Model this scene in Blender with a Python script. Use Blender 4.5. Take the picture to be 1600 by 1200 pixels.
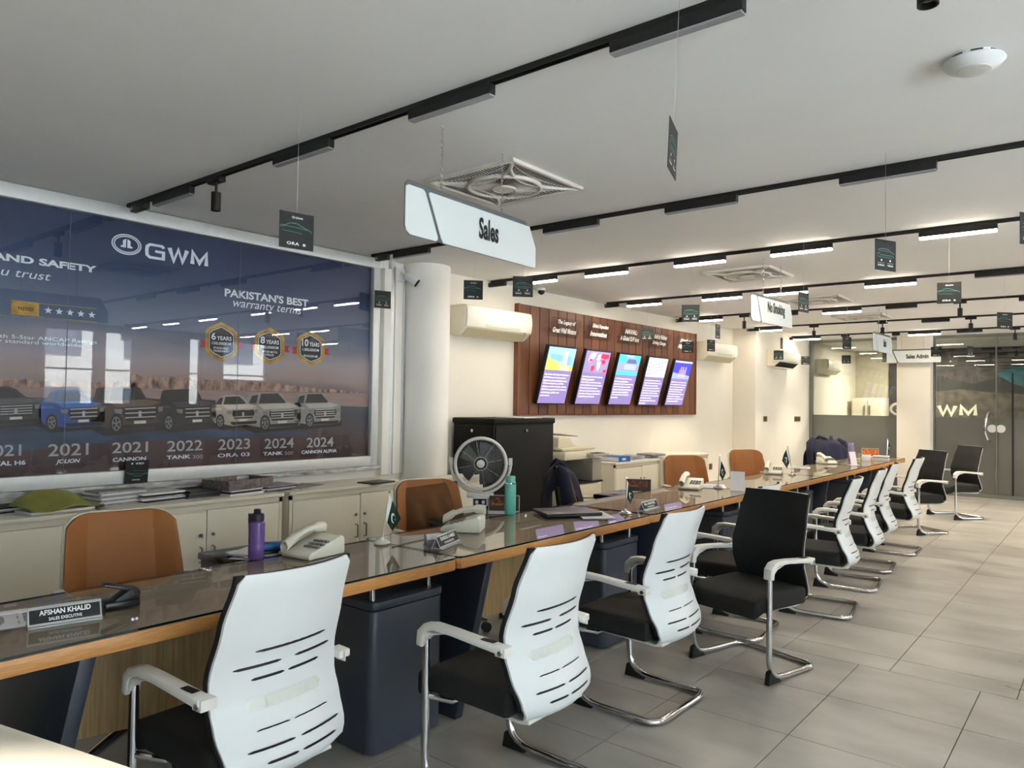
import bpy, bmesh, math, random
from mathutils import Vector, Matrix
random.seed(7)
SC = bpy.context.scene
for o in list(bpy.data.objects): bpy.data.objects.remove(o)

# ------------------------------------------------------------------ camera
F_PX, CAM_H = 1160.0, 1.45
vy = Vector((943, -43, -F_PX)).normalized()
vl = Vector((-1427, -8, -F_PX)).normalized()
vx = -vl; vx = (vx - vy*vx.dot(vy)).normalized()
vz = vx.cross(vy)
M3 = Matrix((vx, vy, vz))
cam = bpy.data.cameras.new('camera'); camo = bpy.data.objects.new('camera', cam)
SC.collection.objects.link(camo); SC.camera = camo
camo.matrix_world = Matrix.Translation((0, 0, CAM_H)) @ M3.to_4x4()
cam.sensor_width = 36; cam.lens = F_PX/1600*36; cam.clip_start = .05; cam.clip_end = 300

# ------------------------------------------------------------------ world, daylight, exposure
w = bpy.data.worlds.new('world'); SC.world = w; w.use_nodes = True
bg = w.node_tree.nodes['Background']
bg.inputs[0].default_value = (.72, .90, 1.0, 1); bg.inputs[1].default_value = SKY_STRENGTH = 4.0
SC.view_settings.view_transform = 'Standard'; SC.view_settings.look = 'None'
SC.view_settings.exposure = 0.66; SC.view_settings.gamma = 1; SC.view_settings.use_curve_mapping = False
SC.cycles.use_denoising = True
SC.cycles.max_bounces = 9; SC.cycles.diffuse_bounces = 5; SC.cycles.glossy_bounces = 4
SC.cycles.transparent_max_bounces = 12; SC.cycles.caustics_reflective = False; SC.cycles.caustics_refractive = False
SC.cycles.sample_clamp_indirect = 12
sun = bpy.data.lights.new('sun', 'SUN'); sun.energy = 70; sun.color = (.93, .97, 1); sun.angle = .01
so = bpy.data.objects.new('sun', sun); SC.collection.objects.link(so); so.location = (-10, 0, 20)
so.rotation_euler = Vector((.55, .25, -.80)).to_track_quat('-Z', 'Y').to_euler()     # over the roof, onto the street and the house across it
FX = 3.6           # inner face of the glazed street front
def portal(name, y0, y1, z0, z1):
    l = bpy.data.lights.new(name, 'AREA'); l.shape = 'RECTANGLE'; l.size = z1-z0; l.size_y = y1-y0
    l.cycles.is_portal = True
    o = bpy.data.objects.new(name, l); SC.collection.objects.link(o)
    o.location = (FX+.12, (y0+y1)/2, (z0+z1)/2); o.rotation_euler = (0, math.radians(90), 0)
BAYS = [(-2.2, -.9), (-.75, .6), (.75, 2.1), (2.25, 3.3), (4.6, 5.4), (5.54, 6.05), (7.06, 7.32), (7.75, 8.75), (11.6, 12.9), (13.1, 14.2)]
def sill(b): return 1.8 if 7.5 < b[0] < 8 else (1.3 if 4.2 < b[0] < 8 else .25)  # raised where the banner's reflection has to go dark lower down
for b in BAYS: portal('window_portal', b[0], b[1], sill(b), 2.6)

# ------------------------------------------------------------------ pixel rays (the frame is 1600 x 1200)
CAM = Vector((0, 0, CAM_H))
def ray(px, py): return M3 @ Vector((px-800, 600-py, -F_PX))
def onz(px, py, z): d = ray(px, py); return CAM + d*((z-CAM_H)/d.z)
def onx(px, py, x): d = ray(px, py); return CAM + d*(x/d.x)
def ony(px, py, y): d = ray(px, py); return CAM + d*(y/d.y)
W2A = Vector((-5.04, 4.6, 0)); W2D = Vector((.18, 7.1, 0)).normalized(); W2N = Vector((W2D.y, -W2D.x, 0))
W2ROT = math.atan2(-W2D.x, W2D.y)
def w2(px, py, off=0):
    d = ray(px, py); P = CAM + d*((W2N.dot(W2A-CAM)+off)/W2N.dot(d))
    return (P-W2A).dot(W2D), P.z
def proj(p):
    c = M3.transposed() @ (Vector(p)-CAM); return 800-F_PX*c.x/c.z, 600+F_PX*c.y/c.z, -c.z

# ------------------------------------------------------------------ materials
def lin(c):
    return tuple((v/12.92 if v <= .04045 else ((v+.055)/1.055)**2.4) for v in [q/255 for q in c])
MATS = {}
def mat(name, rgb, rough=.5, metal=0, var=.0, scale=8, spec=.5, emit=None, es=0, alpha=None, bump=0, coat=0, stretch=(1, 1, 1), trans=0, dark=None):
    if name in MATS: return MATS[name]
    m = bpy.data.materials.new(name); m.use_nodes = True; nt = m.node_tree; b = nt.nodes['Principled BSDF']
    c = lin(rgb) + (1,)
    b.inputs['Base Color'].default_value = c; b.inputs['Roughness'].default_value = rough
    b.inputs['Metallic'].default_value = metal; b.inputs['Specular IOR Level'].default_value = spec
    b.inputs['Coat Weight'].default_value = coat; b.inputs['Coat Roughness'].default_value = .08
    b.inputs['Transmission Weight'].default_value = trans
    if var or bump:
        tc = nt.nodes.new('ShaderNodeTexCoord'); mp = nt.nodes.new('ShaderNodeMapping'); mp.inputs['Scale'].default_value = stretch
        n = nt.nodes.new('ShaderNodeTexNoise'); n.inputs['Scale'].default_value = scale; n.inputs['Detail'].default_value = 6
        nt.links.new(tc.outputs['Object'], mp.inputs[0]); nt.links.new(mp.outputs[0], n.inputs[0])
        if var:
            r = nt.nodes.new('ShaderNodeValToRGB'); r.color_ramp.elements[0].position = .3; r.color_ramp.elements[1].position = .7
            d = lin(dark) if dark else tuple(v*(1-var) for v in c[:3])
            r.color_ramp.elements[0].color = d + (1,); r.color_ramp.elements[1].color = tuple(min(1, v*(1+var*.4)) for v in c[:3]) + (1,)
            nt.links.new(n.outputs[0], r.inputs[0]); nt.links.new(r.outputs[0], b.inputs['Base Color'])
        if bump:
            bp = nt.nodes.new('ShaderNodeBump'); bp.inputs['Strength'].default_value = bump; bp.inputs['Distance'].default_value = .01
            nt.links.new(n.outputs[0], bp.inputs['Height']); nt.links.new(bp.outputs[0], b.inputs['Normal'])
    if emit: b.inputs['Emission Color'].default_value = lin(emit)+(1,); b.inputs['Emission Strength'].default_value = es
    if alpha is not None: b.inputs['Alpha'].default_value = alpha
    MATS[name] = m; return m
def glassy(name, ior=1.5, tint=(1, 1, 1), rough=.0, haze=0, hazecol=(.6, .6, .6)):
    """thin glass: clear straight through, mirror by Fresnel"""
    if name in MATS: return MATS[name]
    m = bpy.data.materials.new(name); m.use_nodes = True; nt = m.node_tree; nt.nodes.clear()
    out = nt.nodes.new('ShaderNodeOutputMaterial'); t = nt.nodes.new('ShaderNodeBsdfTransparent'); t.inputs[0].default_value = tint+(1,)
    g = nt.nodes.new('ShaderNodeBsdfGlossy'); g.inputs['Roughness'].default_value = rough
    f = nt.nodes.new('ShaderNodeFresnel'); mx = nt.nodes.new('ShaderNodeMixShader')
    ge = nt.nodes.new('ShaderNodeNewGeometry'); ma = nt.nodes.new('ShaderNodeMath'); ma.operation = 'MULTIPLY_ADD'; ma.inputs[1].default_value = 1/ior-ior; ma.inputs[2].default_value = ior
    nt.links.new(ge.outputs['Backfacing'], ma.inputs[0]); nt.links.new(ma.outputs[0], f.inputs[0])   # the same mirror from either side of the thin sheet
    nt.links.new(f.outputs[0], mx.inputs[0]); nt.links.new(g.outputs[0], mx.inputs[2])
    if haze:
        d = nt.nodes.new('ShaderNodeBsdfDiffuse'); d.inputs[0].default_value = hazecol+(1,)
        tl = nt.nodes.new('ShaderNodeBsdfTranslucent'); tl.inputs[0].default_value = hazecol+(1,)
        m1 = nt.nodes.new('ShaderNodeMixShader'); m1.inputs[0].default_value = .55; nt.links.new(d.outputs[0], m1.inputs[1]); nt.links.new(tl.outputs[0], m1.inputs[2])
        m2 = nt.nodes.new('ShaderNodeMixShader'); m2.inputs[0].default_value = haze; nt.links.new(t.outputs[0], m2.inputs[1]); nt.links.new(m1.outputs[0], m2.inputs[2])
        nt.links.new(m2.outputs[0], mx.inputs[1])
    else: nt.links.new(t.outputs[0], mx.inputs[1])
    nt.links.new(mx.outputs[0], out.inputs[0]); MATS[name] = m; return m
def emis(name, rgb, s):
    return mat(name, rgb, .5, emit=rgb, es=s)

# ------------------------------------------------------------------ mesh builder
TXT = {}
def text_shape(body, bold=0, shear=0, sp=1.0):
    k = (body, bold, shear, sp)
    if k in TXT: return TXT[k]
    c = bpy.data.curves.new('lettering', 'FONT'); c.body = body; c.offset = bold; c.shear = shear; c.resolution_u = 3; c.space_character = sp
    o = bpy.data.objects.new('lettering', c); SC.collection.objects.link(o)
    dg = bpy.context.evaluated_depsgraph_get(); me = bpy.data.meshes.new_from_object(o.evaluated_get(dg))
    vs = [tuple(v.co) for v in me.vertices]; fs = [tuple(p.vertices) for p in me.polygons]
    bpy.data.objects.remove(o); bpy.data.meshes.remove(me); bpy.data.curves.remove(c)
    xs = [v[0] for v in vs]; ys = [v[1] for v in vs]
    x0, x1, y0, y1 = min(xs), max(xs), min(ys), max(ys)
    TXT[k] = ([((v[0]-x0)/(x1-x0), (v[1]-y0)/(y1-y0)) for v in vs], fs, (x1-x0)/(y1-y0)); return TXT[k]
X3, Y3, Z3 = Vector((1, 0, 0)), Vector((0, 1, 0)), Vector((0, 0, 1))
class MB:
    def __init__(s): s.v = []; s.f = []; s.m = []; s.X = None
    def add(s, vs, fs, mi=0):
        b = len(s.v); s.v += [s.X @ Vector(v) if s.X else Vector(v) for v in vs]
        s.f += [tuple(i+b for i in f) for f in fs]; s.m += [mi]*len(fs); return s
    def box(s, x0, y0, z0, x1, y1, z1, mi=0):
        vs = [(x, y, z) for x in (x0, x1) for y in (y0, y1) for z in (z0, z1)]
        return s.add(vs, [(0, 1, 3, 2), (4, 6, 7, 5), (0, 4, 5, 1), (2, 3, 7, 6), (0, 2, 6, 4), (1, 5, 7, 3)], mi)
    def prism(s, poly, o, u, v, n, d, mi=0):
        """poly of (a,b) in the frame o,u,v, pushed out by d along n"""
        o, u, v, n = Vector(o), Vector(u), Vector(v), Vector(n); k = len(poly)
        A = [o+u*a+v*b for a, b in poly]; B = [p+n*d for p in A]
        fs = [tuple(range(k))[::-1], tuple(range(k, 2*k))] + [(i, (i+1) % k, (i+1) % k+k, i+k) for i in range(k)]
        return s.add(A+B, fs, mi)
    def flat(s, poly, o, u, v, mi=0):
        o, u, v = Vector(o), Vector(u), Vector(v)
        return s.add([o+u*a+v*b for a, b in poly], [tuple(range(len(poly)))], mi)
    def tube(s, pts, r, n=8, mi=0, closed=False, rz=None):
        pts = [Vector(p) for p in pts]; k = len(pts); vs = []; up = None
        for i, p in enumerate(pts):
            a = pts[(i-1) % k] if (i or closed) else p; b = pts[(i+1) % k] if (i < k-1 or closed) else p
            t = (b-a).normalized()
            if up is None: up = t.orthogonal().normalized()
            up = (up - t*up.dot(t)).normalized(); sd = t.cross(up); rr = r[i] if isinstance(r, (list, tuple)) else r
            for j in range(n):
                q = 2*math.pi*j/n; vs.append(p+(up*math.cos(q)+sd*math.sin(q))*rr)
        fs = [(i*n+j, i*n+(j+1) % n, ((i+1) % k)*n+(j+1) % n, ((i+1) % k)*n+j) for i in range(k if closed else k-1) for j in range(n)]
        if not closed: fs += [tuple(range(n))[::-1], tuple(range((k-1)*n, k*n))]
        return s.add(vs, fs, mi)
    def cyl(s, p0, p1, r0, r1=None, n=16, mi=0): return s.tube([p0, p1], [r0, r0 if r1 is None else r1], n, mi)
    def lathe(s, prof, c=(0, 0, 0), n=20, mi=0, ax='z', ry=1, caps=True):
        vs = []; c = Vector(c)
        for r, h in prof:
            for j in range(n):
                q = 2*math.pi*j/n; a, b = r*math.cos(q), r*ry*math.sin(q)
                vs.append(c+Vector((a, b, h) if ax == 'z' else ((h, a, b) if ax == 'x' else (a, h, b))))
        k = len(prof)
        fs = [(i*n+j, i*n+(j+1) % n, (i+1)*n+(j+1) % n, (i+1)*n+j) for i in range(k-1) for j in range(n)]
        if caps: fs += [tuple(range(n))[::-1], tuple(range((k-1)*n, k*n))]
        return s.add(vs, fs, mi)
    def grid(s, fn, nu, nv, mi=0, th=None):
        """fn(a,b)->point, a,b in 0..1; th: function giving the offset for a second skin"""
        P = [[Vector(fn(i/nu, j/nv)) for j in range(nv+1)] for i in range(nu+1)]
        vs = [p for r in P for p in r]; W = nv+1
        fs = [(i*W+j, (i+1)*W+j, (i+1)*W+j+1, i*W+j+1) for i in range(nu) for j in range(nv)]
        if th is None: return s.add(vs, fs, mi)
        N = len(vs); off = Vector(th); vs2 = vs+[p+off for p in vs]
        f2 = [tuple(q+N for q in f[::-1]) for f in fs]
        rim = [i*W for i in range(nu+1)] + [nu*W+j for j in range(1, nv+1)] + [i*W+nv for i in range(nu-1, -1, -1)] + [j for j in range(nv-1, 0, -1)]
        f3 = [(rim[i], rim[(i+1) % len(rim)], rim[(i+1) % len(rim)]+N, rim[i]+N) for i in range(len(rim))]
        return s.add(vs2, fs+f2+f3, mi)
    def band(s, pts, t, y0, y1, mi=0):
        """ribbon of thickness t following (x,z) points, from y0 to y1"""
        n = len(pts); A = []; B = []
        for i, (x, z) in enumerate(pts):
            a = pts[max(0, i-1)]; b = pts[min(n-1, i+1)]; d = Vector((b[0]-a[0], b[1]-a[1])).normalized(); tt = t[i] if isinstance(t, (list, tuple)) else t
            A.append((x-d.y*tt/2, z+d.x*tt/2)); B.append((x+d.y*tt/2, z-d.x*tt/2))
        for i in range(n-1):
            q = [A[i], A[i+1], B[i+1], B[i]]
            vs = [(x, y0, z) for x, z in q]+[(x, y1, z) for x, z in q]
            fs = [(0, 3, 2, 1), (4, 5, 6, 7), (0, 1, 5, 4), (2, 3, 7, 6)]
            if i == 0: fs.append((3, 0, 4, 7))
            if i == n-2: fs.append((1, 2, 6, 5))
            s.add(vs, fs, mi)
        return s
    def text(s, body, o, u, v, h, w=None, mi=0, bold=0, shear=0, align='l', sp=1.0):
        vs, fs, asp = text_shape(body, bold, shear, sp); w = w or h*asp; o = Vector(o); u = Vector(u); v = Vector(v)
        if align == 'c': o = o-u*(w/2)
        return s.add([o+u*(a*w)+v*(b*h) for a, b in vs], fs, mi)
    def build(s, name, mats, parent=None, bevel=0, seg=2, smooth=35, weld=False, recalc=True):
        me = bpy.data.meshes.new(name); org = parent.get('_o') if parent else None
        me.from_pydata([tuple(v) for v in s.v], [], s.f)
        if not isinstance(mats, (list, tuple)): mats = [mats]
        for m in mats: me.materials.append(m)
        me.polygons.foreach_set('material_index', s.m)
        bm = bmesh.new(); bm.from_mesh(me)
        if weld: bmesh.ops.remove_doubles(bm, verts=bm.verts, dist=1e-5)
        if recalc: bmesh.ops.recalc_face_normals(bm, faces=bm.faces)
        if bevel:
            es = [e for e in bm.edges if len(e.link_faces) == 2 and e.calc_face_angle() > .6]
            bmesh.ops.bevel(bm, geom=es, offset=bevel, segments=seg, profile=.5, affect='EDGES', clamp_overlap=True)
        bm.to_mesh(me); bm.free()
        if smooth:
            me.polygons.foreach_set('use_smooth', [True]*len(me.polygons)); me.set_sharp_from_angle(angle=math.radians(smooth))
        o = bpy.data.objects.new(name, me); SC.collection.objects.link(o)
        if parent: o.parent = parent
        return o
def tag(o, label=None, cat=None, group=None, kind=None):
    for k, v in (('label', label), ('category', cat), ('group', group), ('kind', kind)):
        if v: o[k] = v
    return o
def thing(name, label, cat, loc=(0, 0, 0), rz=0, group=None):
    o = bpy.data.objects.new(name, None); SC.collection.objects.link(o); o.empty_display_size = .05
    o.location = loc; o.rotation_euler = (0, 0, rz); return tag(o, label, cat, group)
def kids(o): return KID.get(o.name, [])
def copy_tree(o, parent=None):
    c = o.copy(); SC.collection.objects.link(c)
    if parent: c.parent = parent
    for ch in [q for q in list(o.children)]: copy_tree(ch, c)
    return c
def place(o, loc, rz, label, group=None):
    o.location = loc; o.rotation_euler = (0, 0, rz); o['label'] = label
    if group: o['group'] = group
    return o
def wavy(name, rgb, rgb2, rough=.4, scale=(1, 1, 12), coat=0, ns=3):
    """wood grain: noise stretched along one axis"""
    if name in MATS: return MATS[name]
    return mat(name, rgb, rough, var=.2, scale=ns, stretch=scale, dark=rgb2, coat=coat)

# materials
M_ceil = mat('ceiling_paint', (236, 236, 235), .85, var=.03, scale=1.5)
M_wall = mat('cream_wall_paint', (233, 228, 216), .75, var=.05, scale=1.2)
M_wallw = mat('white_wall_paint', (246, 244, 238), .7, var=.05, scale=2)
M_alu = mat('pale_aluminium', (214, 217, 218), .42, metal=.35, var=.05, scale=20)
M_marble = mat('grey_marble', (196, 196, 194), .3, var=.5, scale=9, stretch=(1, 1, 4), dark=(110, 110, 112))
M_joint = mat('dark_tile_joint', (70, 66, 60), .9, var=.1)
M_white = mat('white_plastic', (222, 225, 226), .32, var=.015, scale=5)
M_offwh = mat('off_white_plastic', (218, 215, 200), .4, var=.02, scale=6)
M_arm = mat('white_arm_plastic', (222, 220, 214), .38, var=.02, scale=6)
M_black = mat('black_plastic', (14, 14, 15), .45, var=.1)
M_fabric = mat('black_seat_fabric', (24, 23, 23), .85, var=.25, scale=250, bump=.25)
M_mesh = mat('black_mesh_fabric', (13, 13, 14), .8, var=.3, scale=300, bump=.3)
M_chrome = mat('chrome', (214, 214, 216), .1, metal=1, var=.02)
M_rubber = mat('black_rubber', (12, 12, 12), .7, var=.1)
M_clear = mat('pale_translucent_plate', (214, 217, 210), .2, var=.04, scale=30)
M_tan = mat('tan_leather', (150, 92, 36), .6, var=.12, scale=4, bump=.04)
M_tanw = mat('pale_shell', (212, 208, 190), .45, var=.03)
M_brown = mat('brown_velvet', (104, 64, 26), .85, var=.35, scale=9, bump=.1)
M_navy = mat('navy_wool', (20, 24, 48), .95, var=.25, scale=60, bump=.1)
M_desk = mat('taupe_laminate', (172, 154, 124), .5, var=.12, scale=3, stretch=(6, 1, 1))
M_edge = wavy('honey_wood_edge', (196, 142, 84), (176, 122, 66), .4, (1, 5, 60))
M_panel = wavy('pale_oak_panel', (176, 148, 102), (150, 122, 80), .5, (30, 30, 1.5))
M_slate = mat('slate_blue_panel', (62, 68, 80), .4, var=.06, scale=4)
M_slate2 = mat('dark_slate_leg', (36, 44, 58), .45, var=.08, scale=3)
M_gedge = mat('green_glass_edge', (10, 40, 34), .1, var=.1)
M_glass = glassy('desk_glass', 3.7)
M_cab = mat('cream_steel', (216, 210, 192), .42, var=.03, scale=3)
M_cabd = mat('cream_steel_door', (220, 214, 196), .4, var=.02, scale=3)
M_handle = mat('brushed_steel', (150, 148, 142), .3, metal=.9, var=.05)
M_dark = mat('dark_gap', (22, 21, 20), .8, var=.1)
M_rack = mat('black_steel', (11, 11, 12), .6, var=.08, spec=.25)
M_paper = mat('white_paper', (226, 224, 228), .8, var=.06, scale=14)
M_paperg = mat('grey_printed_paper', (158, 156, 160), .75, var=.3, scale=30)
M_green = mat('olive_folder', (150, 152, 70), .6, var=.15, scale=8)
M_ink = mat('black_ink', (14, 14, 16), .6, var=.05)
M_inkw = mat('white_ink', (236, 238, 240), .6, var=.01)
M_track = mat('black_track_metal', (15, 15, 16), .5, var=.1)
M_tube = emis('lit_diffuser', (255, 240, 218), 125.0); M_tubes = emis('lit_diffuser_side', (255, 240, 220), 18.0)
M_tubeoff = mat('grey_diffuser', (150, 150, 156), .5, var=.04)
M_gfan = mat('fan_white_plastic', (218, 214, 206), .45, var=.02)
M_gfand = mat('fan_recess_shade', (58, 55, 52), .8, var=.1)  # dark tone painted in for the shade inside the fan's recess and vents
M_signw = mat('sign_white_board', (212, 219, 220), .35, var=.01)
M_signg = mat('sign_grey_board', (92, 98, 100), .5, var=.03)
M_card = mat('black_card', (17, 19, 21), .6, var=.15, scale=30)
M_teal = mat('teal_print', (70, 150, 132), .5, var=.1)
M_thread = mat('clear_thread', (205, 205, 200), .4, var=.02)
# ================================================================== THE SETTING
CZ = 2.70
def struct(name, mb, m, **k):
    o = mb.build(name, m, None, **k); o['kind'] = 'structure'; return o
# ---- floor with single tiles
def tile_mat():
    m = mat('grey_porcelain_tile', (148, 143, 135), .3, spec=.5); nt = m.node_tree; b = nt.nodes['Principled BSDF']
    g = nt.nodes.new('ShaderNodeNewGeometry'); n = nt.nodes.new('ShaderNodeTexNoise'); n.inputs['Scale'].default_value = 1.7; n.inputs['Detail'].default_value = 7
    mp = nt.nodes.new('ShaderNodeMapping'); mp.inputs['Scale'].default_value = (1, 2.2, 1)
    r = nt.nodes.new('ShaderNodeValToRGB'); r.color_ramp.elements[0].position = .32; r.color_ramp.elements[1].position = .68
    r.color_ramp.elements[0].color = lin((148, 144, 138))+(1,); r.color_ramp.elements[1].color = lin((178, 175, 168))+(1,)
    nt.links.new(g.outputs['Position'], mp.inputs[0]); nt.links.new(mp.outputs[0], n.inputs[0]); nt.links.new(n.outputs[0], r.inputs[0]); nt.links.new(r.outputs[0], b.inputs['Base Color'])
    r2 = nt.nodes.new('ShaderNodeMapRange'); r2.inputs[3].default_value = .22; r2.inputs[4].default_value = .42
    nt.links.new(n.outputs[0], r2.inputs[0]); nt.links.new(r2.outputs[0], b.inputs['Roughness']); return m
M_tile = tile_mat()
floor = struct('floor', MB().box(-5.3, -2.6, -.12, 3.8, 18, -.006), M_joint)
rest = MB(); vis = []; g = .0022; P = .585
def in_view(x0, y0, x1, y1):
    if x1 < -3.3 or y0 > 14.43: return False
    for x in (x0, x1, (x0+x1)/2):
        for y in (y0, y1):
            a, b, d = proj((x, y, 0))
            if d > .2 and -40 < a < 1640 and 0 < b < 1240: return True
    return False
rowsA = [(4.53-P*(k+1), 4.53-P*k, -1.13) for k in range(13)]
rowsB = [(4.53, 4.775, -.975)] + [(4.775+P*k, 4.775+P*(k+1), -.975) for k in range(17)]
tile_me = {}
for (y0, y1, xo) in rowsA+rowsB:
    for k in range(-8, 9):
        x0 = xo+P*k; x1 = x0+P
        if x0 < -5.25 or x1 > 3.7: continue
        if in_view(x0, y0, x1, y1) and len(vis) < 298:
            key = round(y1-y0, 3)
            if key not in tile_me:
                t = MB().box(g-P/2, g-key/2, -.012, P/2-g, key/2-g, 0).build('tile', M_tile, floor); tile_me[key] = t
            else:
                t = tile_me[key].copy(); SC.collection.objects.link(t)
            t.location = ((x0+x1)/2, (y0+y1)/2, 0); vis.append(t)
        else: rest.box(x0+g, y0+g, -.012, x1-g, y1-g, 0)
rt = rest.build('remaining_tiles', M_tile, floor); rt['kind'] = 'stuff'
# ---- ceiling
ceil = struct('ceiling', MB().box(-5.3, -2.6, CZ, 3.8, 18, CZ+.12), M_ceil)
# ---- left wall: stretch behind the banner, then the slightly skewed stretch behind the plank panel
struct('wall_left', MB().box(-5.24, -2.6, 0, -5.04, 5.0, CZ), M_wallw)
B2 = W2A+W2D*7.11
struct('wall_left_middle', MB().prism([(0, 0), (7.11, 0), (7.11, CZ), (0, CZ)], W2A, W2D, Z3, -W2N, .2), M_wall)
struct('wall_left_far', MB().box(-5.2, 11.7, 0, -4.48, 18, CZ), M_wall)
struct('trim_1', MB().lathe([(.23, 0), (.23, CZ)], (-4.98, 4.83, 0), 48), M_wallw)         # rounded column
# cable trunking and metal strips between banner and column
struct('trim_2', MB().box(-5.045, 4.335, .80, -4.985, 4.42, 2.62).box(-5.045, 4.47, .80, -4.99, 4.56, 2.66), M_wallw, bevel=.006)
struct('trim_3', MB().box(-5.05, 4.425, .80, -5.0, 4.465, 2.70).box(-5.05, 4.565, .8, -4.995, 4.59, 2.64), M_alu)
# back and front walls out of view, closing the room
struct('wall_back', MB().box(-5.24, -2.8, 0, 3.8, -2.6, CZ), M_wall)
# street front: low kerb, head, posts, glazing bays and light-blocking infill
fr = MB().box(FX, -2.6, 0, FX+.2, 18, .25).box(FX, -2.6, 2.6, FX+.2, 18, CZ)
edges = [-2.6] + [v for b in BAYS for v in b] + [18]
for a, b in zip(edges[0::2], edges[1::2]): fr.box(FX, a, .25, FX+.2, b, 2.6)
for b in BAYS:
    if sill(b) > 1: fr.box(FX, b[0], .25, FX+.2, b[1], sill(b))  # added unseen infill, standing in for cars that block the banner's lower reflection
struct('wall_right', fr, mat('dark_shopfront_wall', (128, 124, 118), .7, var=.05))
for i, b in enumerate(BAYS):
    m = MB()
    for z in (sill(b), 1.9, 2.57): m.box(FX+.06, b[0], z, FX+.11, b[1], z+.03)
    m.box(FX+.06, b[0], sill(b), FX+.11, b[0]+.03, 2.6).box(FX+.06, b[1]-.03, sill(b), FX+.11, b[1], 2.6)
    wo = struct('window_%d' % (i+1), m, mat('dark_window_frame', (50, 52, 56), .4, metal=.5, var=.05))
    MB().box(FX+.08, b[0]+.03, sill(b)+.03, FX+.086, b[1]-.03, 2.57).build('pane', glassy('window_glass', 1.45), wo)
# street outside, seen only in reflections
struct('street', MB().box(3.9, -20, -.35, 40, 40, -.15), mat('asphalt', (186, 186, 186), .9, var=.1))
bl = thing('shop_building', 'pale shop building across the street, seen as a reflection in the banner', 'building', (17, 8, -.15))
MB().box(0, -14, 0, 6, 14, 4.6).build('wall', mat('pale_render', (150, 150, 146), .8, var=.08), bl)
for k in range(8):
    for z in (.6, 3.0): MB().box(-.05, -12.4+3.2*k, z, .02, -10.6+3.2*k, z+1.3).build('window', mat('shop_window', (66, 74, 84), .2, var=.1), bl)
MB().box(-.3, -3, 2.2, .1, -.5, 2.55).build('fascia', mat('red_fascia', (176, 62, 44), .6, var=.05), bl)

# ---- glass partition at the far end
GY = 14.43
M_frame = mat('grey_frame', (122, 124, 118), .4, metal=.4, var=.03)
M_gclear = glassy('partition_glass', 1.55, (.86, .88, .86)); M_frost = glassy('frosted_glass', 1.5, (.74, .76, .74), .05, .82, (.25, .25, .235))
pf = MB().box(-4.48, GY-.04, 2.655, 3.6, GY+.04, CZ).box(-4.48, GY-.04, 0, -4.42, GY+.04, 2.66).box(-4.42, GY-.035, 0, 3.6, GY+.035, .065)
pf.box(-2.42, GY-.04, 0, -2.395, GY+.04, 2.66)
part = struct('wall_glass_partition', pf, M_frame)
Xs = [-4.42, -2.93]; 
def pane(name, x0, x1, z0, z1, m, y=GY): MB().box(x0, y-.005, z0, x1, y+.005, z1).build(name, m, part)
FZ = 1.31
for x0, x1 in ((-4.42, -2.92), (-2.39, -1.525)):
    pane('clear_pane', x0, x1, FZ, 2.655, M_gclear); pane('frosted_pane', x0, x1, .065, FZ, M_frost)
pane('clear_pane', -1.515, 3.6, 2.05, 2.655, M_gclear)
# sliding door leaf to the right of the fixed panes
d1 = MB().box(-1.52, GY-.03, .02, -1.505, GY+.03, 2.66)
door = struct('door_1', d1, M_frame)
def dpane(name, x0, x1, z0, z1, m, y): MB().box(x0, y-.005, z0, x1, y+.005, z1).build(name, m, door)
dpane('clear_pane', -1.505, -1.3, FZ, 2.05, M_gclear, GY); dpane('frosted_pane', -1.505, -1.3, .065, FZ, M_frost, GY)
dpane('clear_pane', -1.28, -.2, FZ, 2.05, M_gclear, GY+.02); dpane('frosted_pane', -1.28, -.2, .065, FZ, M_frost, GY+.02)
dpane('clear_pane', -.19, 3.6, FZ, 2.05, M_gclear, GY); dpane('frosted_pane', -.19, 3.6, .065, FZ, M_frost, GY)
MB().box(-1.30, GY-.02, .03, -1.28, GY+.03, 2.05).build('leaf_edge', M_dark, door)
hp = [(-1.60, GY-.03, .93), (-1.62, GY-.10, .96), (-1.655, GY-.13, 1.08), (-1.66, GY-.13, 1.17), (-1.645, GY-.13, 1.28), (-1.615, GY-.10, 1.40), (-1.60, GY-.03, 1.42)]
MB().tube(hp, .017, 10).build('door_handle', M_chrome, door)
MB().lathe([(.001, 0), (.065, 0), (.065, .012), (.001, .012)], (-1.45, GY-.02, 1.14), 24, ax='y').build('lock_plate', M_alu, door)
MB().lathe([(.001, 0), (.065, 0), (.065, .012), (.001, .012)], (-1.57, GY-.02, 1.14), 24, ax='y').build('lock_plate', M_alu, door)
# pillar and beam in front of the partition
struct('trim_4', MB().box(-2.93, GY-.3, 0, -2.42, GY+.05, CZ), M_wall, bevel=.004)
# room behind the partition
struct('wall_inner_back', MB().box(-4.6, 17.6, 0, 3.8, 17.8, CZ), mat('inner_wall_paint', (196, 190, 172), .8, var=.04))
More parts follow.
